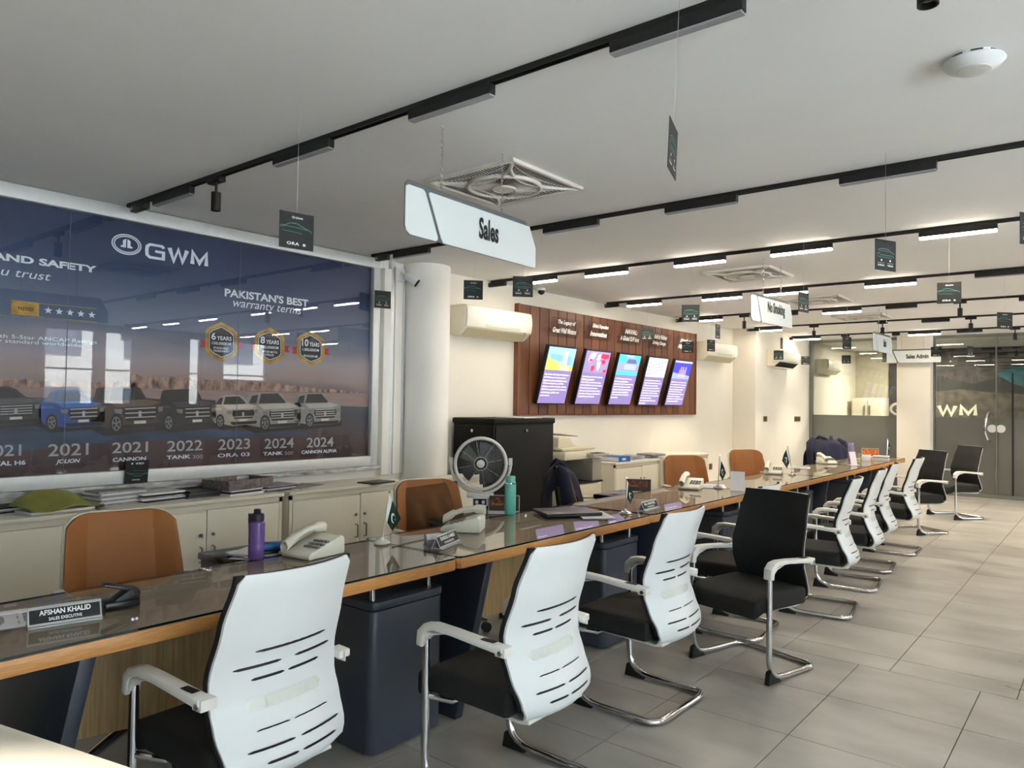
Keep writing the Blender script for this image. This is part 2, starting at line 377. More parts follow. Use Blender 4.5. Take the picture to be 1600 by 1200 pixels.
# poster covering the inner wall: dark rock, lake and lettering
IY = 17.55
pz = lambda px, py: ony(px, py, IY)
ph = thing('rock_landscape_mural', 'dark rock and teal lake mural with white lettering behind the glass partition', 'mural', (-3.5, IY, 0))
O = Vector((-3.5, IY, 0))
def IP(poly, k, mi, mb):
    mb.add([pz(*p)-O-Vector((0, .0015*k, 0)) for p in poly], [tuple(range(len(poly)))], mi)
mu = MB(); mu.box(-.29, 0, .3, 6.8, .02, CZ, 0)
mu.build('print', [mat('mural_dark', (52, 50, 50), .6, var=.5, scale=2.5)], ph)
mb = MB()
IP([(1459, 612), (1500, 608), (1535, 612), (1600, 616), (1640, 618), (1640, 672), (1380, 672), (1380, 640), (1420, 615)], 1, 0, mb)
mb.build('rock_shore', mat('mural_rock', (104, 96, 84), .7, var=.6, scale=6, dark=(44, 42, 40)), ph)
mb = MB(); IP([(1555, 584), (1572, 578), (1640, 560), (1660, 590), (1660, 615), (1600, 605), (1580, 598), (1566, 590)], 2, 0, mb)
mb.build('lake', mat('mural_teal', (46, 104, 112), .5, var=.25, scale=3), ph)
mb = MB(); IP([(1459, 560), (1500, 556), (1560, 560), (1600, 552), (1660, 548), (1660, 558), (1600, 566), (1566, 588), (1520, 600), (1459, 585)], 1.5, 0, mb)
mb.build('ridge', mat('mural_ridge', (84, 78, 76), .7, var=.5, scale=5), ph)
mb = MB()
def letters(mb, poly, th, o, u, v, mi=0):
    """stroke lettering built of quads; poly in em units"""
    o, u, v = Vector(o), Vector(u), Vector(v); n = len(poly)
    L = []; R = []
    for i, p in enumerate(poly):
        p = Vector(p); a = Vector(poly[i-1]) if i else None; b = Vector(poly[i+1]) if i < n-1 else None
        d0 = (p-a).normalized() if a is not None else None; d1 = (b-p).normalized() if b is not None else None
        if d0 is None: nn = Vector((-d1.y, d1.x)); s = 1
        elif d1 is None: nn = Vector((-d0.y, d0.x)); s = 1
        else:
            nn = (Vector((-d0.y, d0.x))+Vector((-d1.y, d1.x))); 
            nn = nn.normalized() if nn.length > .1 else Vector((-d0.y, d0.x)); s = min(1.9, 1/max(.3, nn.dot(Vector((-d0.y, d0.x)))))
        L.append(p+nn*th/2*s); R.append(p-nn*th/2*s)
    for i in range(n-1):
        mb.add([o+u*q.x+v*q.y for q in (L[i], L[i+1], R[i+1], R[i])], [(0, 1, 2, 3)], mi)
LW = [(0, 1), (.28, 0), (.55, .95), (.82, 0), (1.1, 1)]; LM = [(0, 0), (0, 1), (.45, .15), (.9, 1), (.9, 0)]
LG = [(1.02, .84), (.9, 1), (.2, 1), (.03, .84), (0, .5), (.03, .16), (.2, 0), (1, 0), (1, .52), (.5, .52)]
def ring(mb, cx, cy, rx, ry, t, o, u, v, mi=0, n=36):
    o, u, v = Vector(o), Vector(u), Vector(v); A = []; B = []
    for j in range(n):
        q = 2*math.pi*j/n; A.append(o+u*(cx+rx*math.cos(q))+v*(cy+ry*math.sin(q))); B.append(o+u*(cx+(rx-t)*math.cos(q))+v*(cy+(ry-t)*math.sin(q)))
    mb.add(A+B, [(j, (j+1) % n, (j+1) % n+n, j+n) for j in range(n)], mi)
def emblem(mb, cx, cy, rx, ry, o, u, v, mi=0):
    ring(mb, cx, cy, rx, ry, rx*.09, o, u, v, mi); ring(mb, cx, cy, rx*.85, ry*.82, rx*.08, o, u, v, mi)
    for s in (-1, 1):
        poly = [(s*.05, .55), (s*.05, -.32), (s*.42, -.32), (s*.5, -.2), (s*.3, -.1), (s*.3, .36)]
        mb.flat([(cx+a*rx*.85, cy+b*ry) for a, b in poly], o, u, v, mi)
def wordmark(mb, o, u, v, h, mi=0, wid=1.0, full=True):
    o, u, v = Vector(o), Vector(u), Vector(v)
    x = 0
    for L, wd in (((LG, 1.0),) if full else ())+((LW, 1.1), (LM, .9)):
        letters(mb, L, .2 if L is LG else .27, o+u*x*h*wid, u*h*wid, v*h, mi); x += wd+.36
a = pz(1467, 648); b = pz(1524, 648); t = pz(1467, 634)
hh = (t.z-a.z)
wordmark(mb, a-O-Vector((0, .008, 0)), X3, Z3, hh, 0, (b.x-a.x)/(2.36*hh), False)
c = pz(1406, 639); emblem(mb, 0, 0, pz(1422, 639).x-c.x, (pz(1406, 629).z-c.z)*1.05, c-O-Vector((0, .008, 0)), X3, Z3)
mb.build('lettering', mat('mural_letters', (222, 216, 198), .5, var=.02), ph)
# ================================================================== BANNER on the left wall
BX = -5.03
bn = thing('framed_wall_banner', 'wide aluminium-framed wall banner of a row of cars under a blue evening sky', 'banner', (-5.04, 1.4, .9))
BO = Vector((-5.04, 1.4, .9)); bY0, bY1, bZ0, bZ1 = -2.2, 4.215, .972, 2.603
def bp(px, py, k=0): 
    p = onx(px, py, BX+.002+.0006*k); return p-BO
def grad_mat():
    m = mat('banner_sky_print', (60, 70, 100), .45); nt = m.node_tree; b = nt.nodes['Principled BSDF']
    tc = nt.nodes.new('ShaderNodeTexCoord'); sp = nt.nodes.new('ShaderNodeSeparateXYZ'); mr = nt.nodes.new('ShaderNodeMapRange'); r = nt.nodes.new('ShaderNodeValToRGB')
    mr.inputs[1].default_value = bZ0-.9; mr.inputs[2].default_value = bZ1-.9
    n = nt.nodes.new('ShaderNodeTexNoise'); n.inputs['Scale'].default_value = 2.2; mp = nt.nodes.new('ShaderNodeMapping'); mp.inputs['Scale'].default_value = (1, .5, 2.5)
    ad = nt.nodes.new('ShaderNodeMath'); ad.operation = 'MULTIPLY_ADD'; ad.inputs[1].default_value = .16; 
    sb = nt.nodes.new('ShaderNodeMath'); sb.operation = 'SUBTRACT'; sb.inputs[1].default_value = .08
    nt.links.new(tc.outputs['Object'], sp.inputs[0]); nt.links.new(sp.outputs[2], mr.inputs[0])
    nt.links.new(tc.outputs['Object'], mp.inputs[0]); nt.links.new(mp.outputs[0], n.inputs[0]); nt.links.new(n.outputs[0], ad.inputs[0]); nt.links.new(mr.outputs[0], ad.inputs[2])
    nt.links.new(ad.outputs[0], sb.inputs[0]); nt.links.new(sb.outputs[0], r.inputs[0]); nt.links.new(r.outputs[0], b.inputs['Base Color'])
    cr = r.color_ramp; st = [(0, (58, 38, 42)), (.10, (72, 50, 54)), (.2, (56, 62, 80)), (.30, (74, 80, 96)), (.38, (156, 138, 136)), (.45, (158, 150, 160)), (.6, (82, 100, 130)), (.8, (20, 52, 96)), (1, (3, 34, 76))]
    for i, (p, c) in enumerate(st):
        e = cr.elements[i] if i < 2 else cr.elements.new(p)
        e.position = p; e.color = lin(c)+(1,)
    return m
MB().box(BX+5.04-.006, bY0-1.4, bZ0-.9, BX+5.04+.001, bY1-1.4, bZ1-.9).build('print_sheet', grad_mat(), bn)
def bpoly(mb, poly, k, mi=0): mb.add([bp(x, y, k) for x, y in poly], [tuple(range(len(poly)))], mi)
def strip(mb, top, bot, k, mi=0):
    n = len(top)
    mb.add([bp(x, y, k) for x, y in top]+[bp(x, y, k) for x, y in bot], [(i, i+1, n+i+1, n+i) for i in range(n-1)], mi)
# mountains and shore
rnd = random.Random(3)
def hills(x0, x1, yt, yb, amp, step=4):
    T = []; Bm = []; x = x0
    while x <= x1: T.append((x, yt(x)+rnd.uniform(-amp, amp))); Bm.append((x, yb(x))); x += step
    return T, Bm
mm = MB()
T, Bm = hills(-60, 214, lambda x: 593+.02*x, lambda x: 604+.012*x, 2.5); strip(mm, T, Bm, 1)
T, Bm = hills(204, 575, lambda x: 586+(x-204)*.06 if x < 420 else 599+(x-420)*.1, lambda x: 607+(x-204)*.02, 2.2); strip(mm, T, Bm, 1)
mm.build('printed_mountains', mat('printed_rock', (176, 142, 128), .5, var=.5, scale=26, stretch=(1, 1, .5), dark=(70, 54, 56)), bn, smooth=0)
lk = MB(); strip(lk, [(-60, 604), (200, 606), (400, 612), (575, 615)], [(-60, 620), (200, 622), (400, 628), (575, 636)], 1.5)
lk.build('printed_lake', mat('printed_lake', (150, 126, 124), .4, var=.15, scale=6, stretch=(1, 1, 8)), bn)
sb_ = MB(); strip(sb_, [(-60, 668), (40, 664), (90, 672), (200, 674), (340, 672), (480, 676)], [(-60, 712), (40, 704), (110, 696), (200, 690), (340, 684), (480, 680)], 1.5)
sb_.build('printed_water', mat('printed_blue_water', (40, 72, 108), .4, var=.5, scale=5, stretch=(1, .6, 3), dark=(34, 40, 56)), bn)
# cars
PC = {k: mat('print_'+k, c, .45, var=.08, scale=20) for k, c in dict(tyre=(16, 16, 18), glass=(34, 38, 44), chrome=(176, 176, 176), rim=(120, 122, 128), plate=(206, 206, 200), shade=(24, 22, 28)).items()}
def car(x0, y0, x1, y1, body, lite, boxy=False, wheelx=.2, slats=3):
    """printed three-quarter view; pixel box on the banner"""
    mb = MB(); W = x1-x0; Hh = y1-y0
    def pt(p): 
        return (x0+p[0]*W, y1-p[1]*Hh - (p[0]-.5)*W*.03)
    def pg(poly, k, mi): bpoly(mb, [pt(p) for p in poly], k, mi)
    pg([(-.02, .12), (.2, -.06), (.55, -.02), (1.02, .02), (1.04, .14), (.9, .3), (.1, .3)], 3, 3)
    if boxy: sil = [(.01, .3), (0, .66), (.05, .72), (.09, .97), (.14, 1), (.62, 1), (.68, .96), (.76, .74), (.98, .7), (1, .6), (1, .2), (.95, .1), (.45, .07), (.3, .1), (.08, .16)]
    else: sil = [(.02, .32), (0, .55), (.03, .68), (.1, .76), (.18, .95), (.3, 1), (.58, 1), (.68, .93), (.8, .74), (.94, .66), (1, .54), (1, .2), (.94, .09), (.45, .05), (.3, .1), (.08, .16)]
    pg(sil, 4, 0)
    top = .97 if boxy else .95
    pg([(.27, .72), (.31, top), (.6, top), (.74, .74), (.72, .71)], 5, 2)
    pg([(.1, .73), (.15 if boxy else .19, .92), (.26, top-.02), (.23, .72)], 5, 2)
    pg([(.25, .69), (.78, .71), (.97, .63), (.8, .57), (.36, .56)], 5, 1)
    pg([(.46, .52), (.9, .54), (.92, .42), (.87, .27), (.5, .26), (.45, .4)], 6, 4)
    for i in range(slats): z = .31+.19*i/max(1, slats-1); pg([(.48, z), (.89, z+.01), (.89, z+.035), (.48, z+.025)], 7, 5)
    pg([(.66, .46), (.7, .46), (.7, .34), (.66, .34)], 8, 5)
    pg([(.33, .52), (.44, .51), (.43, .41), (.35, .43)], 7, 7); pg([(.92, .53), (.99, .54), (.98, .44), (.93, .43)], 7, 7)
    pg([(.4, .17), (.97, .19), (.95, .1), (.45, .08)], 6, 4); pg([(.6, .25), (.76, .255), (.76, .19), (.6, .185)], 8, 6)
    pg([(.03, .62), (.22, .6), (.24, .55), (.03, .56)], 6, 1)
    cx, cy = wheelx, .2
    for rx, ry, mi, k in ((.088, .22, 4, 6), (.062, .155, 7, 7), (.05, .125, 4, 8)):
        pg([(cx+rx*math.cos(t*math.pi/9), cy+ry*math.sin(t*math.pi/9)) for t in range(18)], k, mi)
    for t in range(5):
        a = t*2*math.pi/5+.4; dx, dy = math.cos(a), math.sin(a); nx, ny = -dy*.2, dx*.2
        pg([(cx+(dx*.9+nx)*.055, cy+(dy*.9+ny)*.14), (cx+(dx*.9-nx)*.055, cy+(dy*.9-ny)*.14), (cx-nx*.03, cy-ny*.08), (cx+nx*.03, cy+ny*.08)], 9, 7)
    pg([(.9, .02), (.99, .05), (.99, .16), (.88, .12)], 3.5, 4)
    mb.build('printed_car', [mat('print_body_%d' % body[0]+'_%d' % body[2], body, .4, var=.25, scale=5, stretch=(1, 1, 3)), mat('print_lite_%d' % lite[0]+'_%d' % lite[2], lite, .4, var=.1), PC['glass'], PC['shade'], PC['tyre'], PC['chrome'], PC['plate'], PC['rim']], bn, smooth=0, recalc=False)
car(-58, 604, 64, 668, (52, 54, 58), (88, 90, 92), slats=4)
car(140, 604, 256, 676, (70, 56, 50), (108, 88, 76), boxy=True, wheelx=.36)
car(60, 609, 164, 672, (32, 74, 148), (62, 112, 184))
car(245, 608, 338, 672, (32, 35, 40), (62, 66, 72), boxy=True)
car(380, 613, 470, 673, (150, 148, 146), (188, 184, 180), boxy=True, wheelx=.38, slats=4)
car(329, 617, 404, 668, (178, 168, 158), (206, 198, 190), slats=1)
car(457, 614, 532, 668, (136, 138, 142), (172, 172, 174), boxy=True, wheelx=.36, slats=4)
# lettering and badges
M_bt = mat('banner_letter', (228, 238, 250), .5, var=.01); M_btd = mat('banner_letter_dim', (176, 178, 186), .5, var=.01); M_gold = mat('print_gold', (196, 160, 66), .4, var=.2, scale=16, dark=(140, 104, 40)); M_red = mat('print_red', (176, 40, 46), .5, var=.1); M_badge = mat('print_badge', (34, 34, 40), .5, var=.1)
def btext(body, xl, yb, yt, xr, k=4, bold=.0, shear=0, m=None, sp=1, name='lettering'):
    a = bp(xl, yb, k); t = bp(xl, yt, k); r = bp(xr, yb, k); mb = MB()
    mb.text(body, a, Y3, Z3, (t-a).z, (r-a).y, 0, bold, shear, 'l', sp); return mb.build(name, m or M_bt, bn, smooth=0, recalc=False)
mb = MB(); c = bp(198, 382, 4); emblem(mb, 0, 0, (bp(221, 382)-c).y, (bp(198, 366)-c).z, c, Y3, Z3)
a = bp(229, 401, 4); hgt = (bp(229, 381)-a).z; wd = (bp(322, 411)-a).y; wordmark(mb, a, Y3, Z3, hgt, 0, wd/(3.72*hgt)); mb.build('logo', M_bt, bn, smooth=0, recalc=False)
btext('QUALITY AND SAFETY', -158, 387, 372, 152, bold=.04)
btext('that you trust', -90, 423, 404, 80, shear=.25)
mb = MB(); bpoly(mb, [(17, 468), (61, 473.5), (61, 495), (17, 491)], 4, 0); bpoly(mb, [(61, 473.5), (151, 482), (151, 482.8), (61, 474.5)], 4, 0); bpoly(mb, [(61, 494.6), (151, 503), (151, 503.8), (61, 495.6)], 4, 0)
mb.build('gold_label', M_gold, bn, smooth=0, recalc=False); btext('TESTED', 27, 484, 479, 52, 6, .02, m=M_ink)
mb = MB()
for i in range(5):
    c = bp(75.5+17*i, 485+1.8*i, 5); r1 = (bp(82, 485)-bp(75.5, 485)).y
    mb.add([c+Y3*(r1*(1 if j % 2 == 0 else .42)*math.sin(j*math.pi/5))+Z3*(r1*(1 if j % 2 == 0 else .42)*math.cos(j*math.pi/5)) for j in range(10)]+[c], [(j, (j+1) % 10, 10) for j in range(10)])
mb.build('printed_stars', M_bt, bn, smooth=0, recalc=False)
btext('All models come with 5-Star ANCAP Ratings', -142, 520, 511.5, 152, bold=.004)
btext('highest safety standard worldwide.', -88, 531, 523, 130, bold=.004)
btext("PAKISTAN'S BEST", 351, 463, 450, 482, bold=.03); btext('warranty terms', 364, 483, 468, 471, shear=.25)
for cx, cy, n, l1, l2 in ((346, 534.5, '6', '150,000KM', 'STANDARD\nWARRANTY'), (421.5, 540.5, '8', '160,000KM', 'BATTERY+MOTOR\nCONTROLLER'), (485.5, 544.5, '10', '1,000,000KM', 'ENGINE')):
    sx = 25.5 if cx < 400 else (23.5 if cx < 450 else 22); sy = 31.5 if cx < 400 else (29 if cx < 450 else 27.5)
    hexa = lambda f: [(cx+a*sx*f, cy-b*sy*f+a*2) for a, b in ((0, 1), (.72, .72), (.98, .52), (1, -.5), (.72, -.74), (0, -1), (-.72, -.74), (-1, -.5), (-.98, .52), (-.72, .72))]
    mb = MB(); bpoly(mb, [(cx-sx*1.32, cy-3), (cx+sx*1.32, cy), (cx+sx*1.2, cy+5), (cx+sx*1.34, cy+10), (cx-sx*1.32, cy+8), (cx-sx*1.2, cy+3)], 3, 1)
    bpoly(mb, hexa(1), 4, 0); bpoly(mb, hexa(.8), 5, 2); bpoly(mb, hexa(.765), 5.5, 3); bpoly(mb, hexa(.73), 6, 2)
    mb.build('warranty_badge', [M_gold, M_red, M_badge, M_bt], bn, smooth=0, recalc=False)
    btext(n, cx-sx*.62, cy-4, cy-15, cx-sx*.62+(7 if n != '10' else 10), 7, .02); btext('YEARS', cx-sx*.62+8.5+(3 if n == '10' else 0), cy-3.5, cy-10, cx+sx*.62, 7, .02)
    btext(l1, cx-sx*.58, cy+4, cy-1, cx+sx*.58, 7, .01); btext(l2, cx-sx*.5, cy+(15 if '\n' in l2 else 13), cy+(7 if '\n' in l2 else 9.5), cx+sx*.5, 7, .01)
yrs = [('2021', -28, 33, 714.5, 696, 'HAVAL H6', -30, 40, 729.5, 722, .03), ('2021', 75, 138, 713.5, 694, 'JOLION', 87, 125, 726.5, 718, .03), ('2021', 175, 231, 708.5, 691.5, 'CANNON', 176, 228, 722, 715.5, .03), ('2022', 261, 316, 706, 689, 'TANK', 260, 298, 718, 712, .03), ('2023', 341, 390.5, 703.5, 686.5, 'ORA 03', 340, 390, 715, 709, .01), ('2024', 413, 459, 701.5, 685.5, 'TANK', 411, 442, 712, 706.5, .03), ('2024', 479, 521, 699.5, 684, 'CANNON ALPHA', 471, 526, 709.5, 704, .03)]
for t, a, b, yb, yt, n, c, d, nb, nt_, bo in yrs:
    btext(t, a, yb, yt, b, bold=.012, m=M_btd); btext(n, c, nb, nt_, d, bold=bo, m=M_bt, shear=.25 if n == 'JOLION' else 0)
btext('300', 301, 717, 711, 317, m=M_btd); btext('500', 445, 711, 705.5, 458, m=M_btd)
# frame, glass and cracks of the panes
def frp(name, y0, z0, y1, z1, x0=-5.04, x1=-4.985): MB().box(x0+5.04, y0-1.4, z0-.9, x1+5.04, y1-1.4, z1-.9).build(name, M_alu, bn, bevel=.004)
frp('top_rail', bY0, bZ1, bY1+.07, bZ1+.085); frp('bottom_rail', bY0, bZ0-.085, bY1, bZ0); frp('side_stile', bY1, bZ0-.085, bY1+.07, bZ1)
MB().box(.024, bY0-1.4, bZ0-.9, .028, bY1-1.4, bZ1-.9).build('cover_glass', glassy('banner_glass', 1.5), bn)
mb = MB()
for px in (103, 371): y = onx(px, 600, -5.01).y-1.4; mb.box(.0285, y-.002, bZ0-.9, .0295, y+.002, bZ1-.9)
mb.build('pane_joint', mat('pane_joint', (92, 100, 116), .4, var=.02), bn)
MB().box(0, bY0-1.4, bZ1-.9+.001, .03, bY1-1.4, bZ1-.9+.0).build('shadow_gap', M_dark, bn) if False else None
struct('trim_5', MB().box(-5.05, -2.2, bZ0-.118, -4.95, bY1+.09, bZ0-.086), M_marble, bevel=.004)
# ================================================================== WALL FITTINGS
def w2thing(name, label, cat, s, z, off=0, group=None):
    p = W2A+W2D*s+W2N*off; return thing(name, label, cat, (p.x, p.y, z), W2ROT, group)
# plank panel: local x = out of the wall, y = along it
S0, S1, Z0, Z1 = 1.585, 5.70, 1.325, 2.515
pk = w2thing('wood_plank_panel', 'brown panel of upright wooden planks behind the five tilted screens', 'wall panel', S0, Z0)
woods = [mat('plank_brown_%d' % i, c, .5, var=.22, scale=3, stretch=(12, 12, 1)) for i, c in enumerate([(112, 66, 40), (122, 74, 44), (102, 58, 36)])]
NPL = 24; W = (S1-S0-.05)/NPL; PW = []
MB().box(.0, 0, 0, .03, S1-S0, Z1-Z0).build('backing', mat('plank_backing', (36, 20, 13), .8, var=.1), pk)
for i in range(3): PW.append(MB().box(.03, .006, .002, .05, W-.006, Z1-Z0-.002).build('plank', woods[i], pk, bevel=.002, seg=1))
for i in range(NPL):
    o = PW[i] if i < 3 else PW[rnd.choice((0, 1, 2, 1))].copy()
    if i >= 3: SC.collection.objects.link(o)
    o.location = (0, .025+W*i, 0)
MB().box(.0, -.012, -.012, .06, 0.018, Z1-Z0).box(0, 0, -.014, .06, S1-S0, .0).box(0, S1-S0-.02, 0, .06, S1-S0, Z1-Z0).build('frame', woods[1], pk)
# five tilted screens
M_lilac = emis('screen_lilac', (142, 126, 184), .50); M_stext = emis('screen_white', (250, 248, 255), .95)
SH = .66; TILT = math.radians(15)
txts = ['Founded in 1984, Great Wall Motors\n(GWM) has grown into a global\nleader in automotive innovation.\nWith a strong focus on SUVs,\npickups, and new energy vehicles,\nGWM is recognized for its advanced\ntechnology, quality, and\nperformance.',
 'Operating in over 60 countries,\nGWM has established\nstate-of-the-art manufacturing\nplants and R&D centers worldwide.\nThe company leads in smart,\nelectric, and connected mobility\nsolutions, setting new standards in\nthe global auto industry.',
 'As GWM\'s flagship SUV brand,\nHaval has sold millions\nglobally, known for their reliability,\nsmart technology, and stylish\nfeatures. The brand continues to\nset international standards\nwith cutting-edge designs and\ninnovation.',
 'Entering Pakistan in 2020 with\nSazgar Engineering Works Limited,\nGWM made history in 2022 by\nlaunching the Haval H6 HEV, the\ncountry\'s first locally assembled\nhybrid SUV, in 2024, the Tank.\nLater 10 million vehicles globally\nand GWM is driving a\nnew era of sustainability and\ninnovation.',
 'GWM has proven its brand in over\n60 countries with growing plants\nacross continents, exports, and\nwith over 10 million vehicles\nsold worldwide in history.\nThese brands showcase its global\nfootprint of excellence in\ninnovation and reliability across\nthe automotive industry.']
labs = ['tilted wall screen with a green and blue city picture, nearest the air conditioner', 'tilted wall screen with a red and white world map', 'middle tilted wall screen with a turquoise car picture', 'tilted wall screen with a pale blue street plan picture', 'tilted wall screen with a violet chart picture, farthest along the plank panel']
def screen_art(k, mb, P):
    """P(a,b) -> point; a across 0..1, b 0..1 up within the picture"""
    q = lambda poly, mi: mb.add([P(a, b, .001+.0004*mi) for a, b in poly], [tuple(range(len(poly)))], mi)
    q([(0, 0), (1, 0), (1, 1), (0, 1)], 0)
    if k == 0:
        q([(0, 0), (1, 0), (1, .18), (.6, .3), (.25, .42), (0, .6)], 1); q([(.1, .5), (.5, .4), (.62, .55), (.5, .68), (.1, .72)], 2)
        q([(.58, .3), (.72, .3), (.72, .86), (.58, .86)], 3); q([(.74, .25), (.9, .25), (.9, .6), (.74, .7)], 2)
        for i in range(6): q([(.5+.07*i, .02), (.53+.07*i, .02), (.45+.06*i, .26), (.43+.06*i, .26)], 3)
    elif k == 1:
        for poly, mi in (([(.12, .55), (.2, .92), (.42, .95), (.36, .7), (.24, .5)], 1), ([(.3, .3), (.42, .36), (.44, .2), (.36, .02), (.31, .14)], 2), ([(.46, .6), (.5, .84), (.6, .9), (.62, .7), (.55, .58)], 1), ([(.5, .52), (.64, .54), (.66, .3), (.58, .1), (.53, .3)], 1), ([(.6, .74), (.66, .92), (.95, .9), (.97, .72), (.8, .66)], 2), ([(.66, .62), (.82, .64), (.86, .5), (.75, .4)], 2), ([(.82, .16), (.96, .2), (.95, .04), (.84, .04)], 2), ([(.16, .62), (.3, .66), (.28, .54), (.18, .52)], 2)): q(poly, mi)
    elif k == 2:
        q([(0, .32), (.05, .58), (.3, .6), (.4, .86), (.8, .86), (.92, .58), (1, .5), (1, .2), (0, .2)], 1); q([(.36, .6), (.44, .8), (.78, .8), (.86, .6)], 2); q([(.3, .98), (.7, .98), (.66, .9), (.34, .9)], 3)
        for i in range(3): q([(.3, .3+.09*i), (.85, .3+.09*i), (.83, .34+.09*i), (.32, .34+.09*i)], 3)
    elif k == 3:
        for i in range(5): q([(0, .12+.2*i), (.04, .1+.2*i), (1, .5+.18*i if .5+.18*i < 1 else .98), (.96, min(.99, .53+.18*i))], 1)
        for i in range(6): q([(.1+.16*i, 1), (.13+.16*i, 1), (min(.99, .35+.16*i), 0), (min(.97, .32+.16*i), 0)], 2)
    else:
        q([(0, .98), (1, .98), (1, .9), (0, .9)], 3); q([(0, 0), (1, 0), (1, .2), (.5, .26), (0, .34)], 1)
        for i in range(9): q([(.34+.045*i, .12), (.36+.045*i, .12), (.36+.045*i, .5+.22*abs(math.sin(i*2.1))), (.34+.045*i, .5+.2*abs(math.sin(i*2.1)))], 2 if i % 2 else 3)
arts = [((150, 205, 240), (196, 206, 96), (120, 176, 220), (236, 242, 244)), ((150, 134, 178), (236, 232, 240), (226, 48, 84), (250, 250, 250)), ((70, 200, 226), (150, 148, 178), (86, 104, 160), (190, 236, 250)), ((206, 218, 240), (120, 134, 170), (232, 236, 214), (250, 250, 250)), ((66, 66, 200), (150, 168, 232), (214, 130, 190), (232, 234, 255))]
for k in range(5):
    sx = 1.805+.700*k
    t = w2thing('display_screen', labs[k], 'screen', sx, 1.448, 0, 'tilted screens on the plank panel')
    ct, st = math.cos(TILT), math.sin(TILT)
    U = Vector((0, 1, 0)); V = Vector((st, 0, ct)); N = Vector((ct, 0, -st)); O0 = Vector((.085, 0, 0))
    SWD = .52
    mb = MB(); mb.prism([(0, 0), (SWD, 0), (SWD, SH), (0, SH)], O0, U, V, N, .045); mb.build('housing', M_black, t, bevel=.004)
    mb = MB()
    for y in (.34, .46): mb.tube([(.05, y, .12), (.09, y, .14)], .012).tube([(.05, y, .5), (.20, y, .5)], .012)
    mb.build('wall_bracket', M_black, t)
    P0 = O0+N*.0455
    mb = MB(); mb.flat([(.014, .014), (SWD-.014, .014), (SWD-.014, SH-.014), (.014, SH-.014)], P0, U, V); mb.build('screen_face', M_lilac, t, recalc=False)
    mb = MB(); c0, c1 = SH*.59, SH-.016
    screen_art(k, mb, lambda a, b, e: P0+U*(.015+a*(SWD-.03))+V*(c0+b*(c1-c0))+N*e)
    mb.build('screen_picture', [emis('art%d%d' % (k, i), c, .68) for i, c in enumerate(arts[k])], t, smooth=0, recalc=False)
    mb = MB(); nl = txts[k].count('\n')+1
    for i, ln in enumerate(txts[k].split('\n')):
        hh = .019; mb.text(ln, P0+N*.001+U*.035+V*(SH*.53-i*.034-.02), U, V, hh, min(.44, .0134*len(ln)), 0, .03)
    mb.build('screen_text', M_stext, t, smooth=0, recalc=False)
# acrylic title plates above them
M_acr = glassy('acrylic_plate', 1.35, (.93, .92, .92), .1); M_acrt = mat('acrylic_white_letters', (255, 255, 252), .4, var=.01)
tt = [('The Legacy of', 'Great Wall Motors'), ('Global Expansion', 'Innovation'), ('HAVAL:', 'A Global SUV Icon'), ('Bold in Pakistan', 'Driving Change'), ('Attack on', 'Milestones')]
tl = ['clear acrylic title plate over the city picture screen', 'clear acrylic title plate over the world map screen', 'clear acrylic title plate over the middle screen', 'clear acrylic title plate partly hidden by a hanging black card, over the street plan screen', 'clear acrylic title plate over the violet chart screen']
for k in range(5):
    s_, z_ = w2((855, 911, 962, 1010, 1051)[k], (524, 529, 536, 543, 548)[k], .05)
    t = w2thing('acrylic_title_plate', tl[k], 'sign', s_, z_, 0, 'title plates above the screens')
    U = Vector((0, 1, 0)); V = Vector((.28, 0, .96)); N = Vector((.96, 0, -.28)); O0 = Vector((.06, 0, 0)); SWD = .56
    mb = MB(); mb.prism([(0, 0), (SWD, 0), (SWD, .22), (0, .22)], O0, U, V, N, .004); mb.build('plate', M_acr, t)
    mb = MB(); mb.text(tt[k][0], O0+U*SWD*.5+V*.135+N*.006, U, V, .062, .34 if k != 2 else .29, 0, .045, align='c'); mb.text(tt[k][1], O0+U*SWD*.5+V*.045+N*.006, U, V, .062, .45 if k in (0, 2) else .35, 0, .04, align='c')
    mb.build('lettering', M_acrt, t, smooth=0, recalc=False)
    mb = MB()
    for a in (.02, SWD-.02):
        for b in (.08,): mb.cyl(O0+U*a+V*b-N*(.02+b*.25), O0+U*a+V*b+N*.008, .006, n=8)
    mb.build('standoff', M_chrome, t)
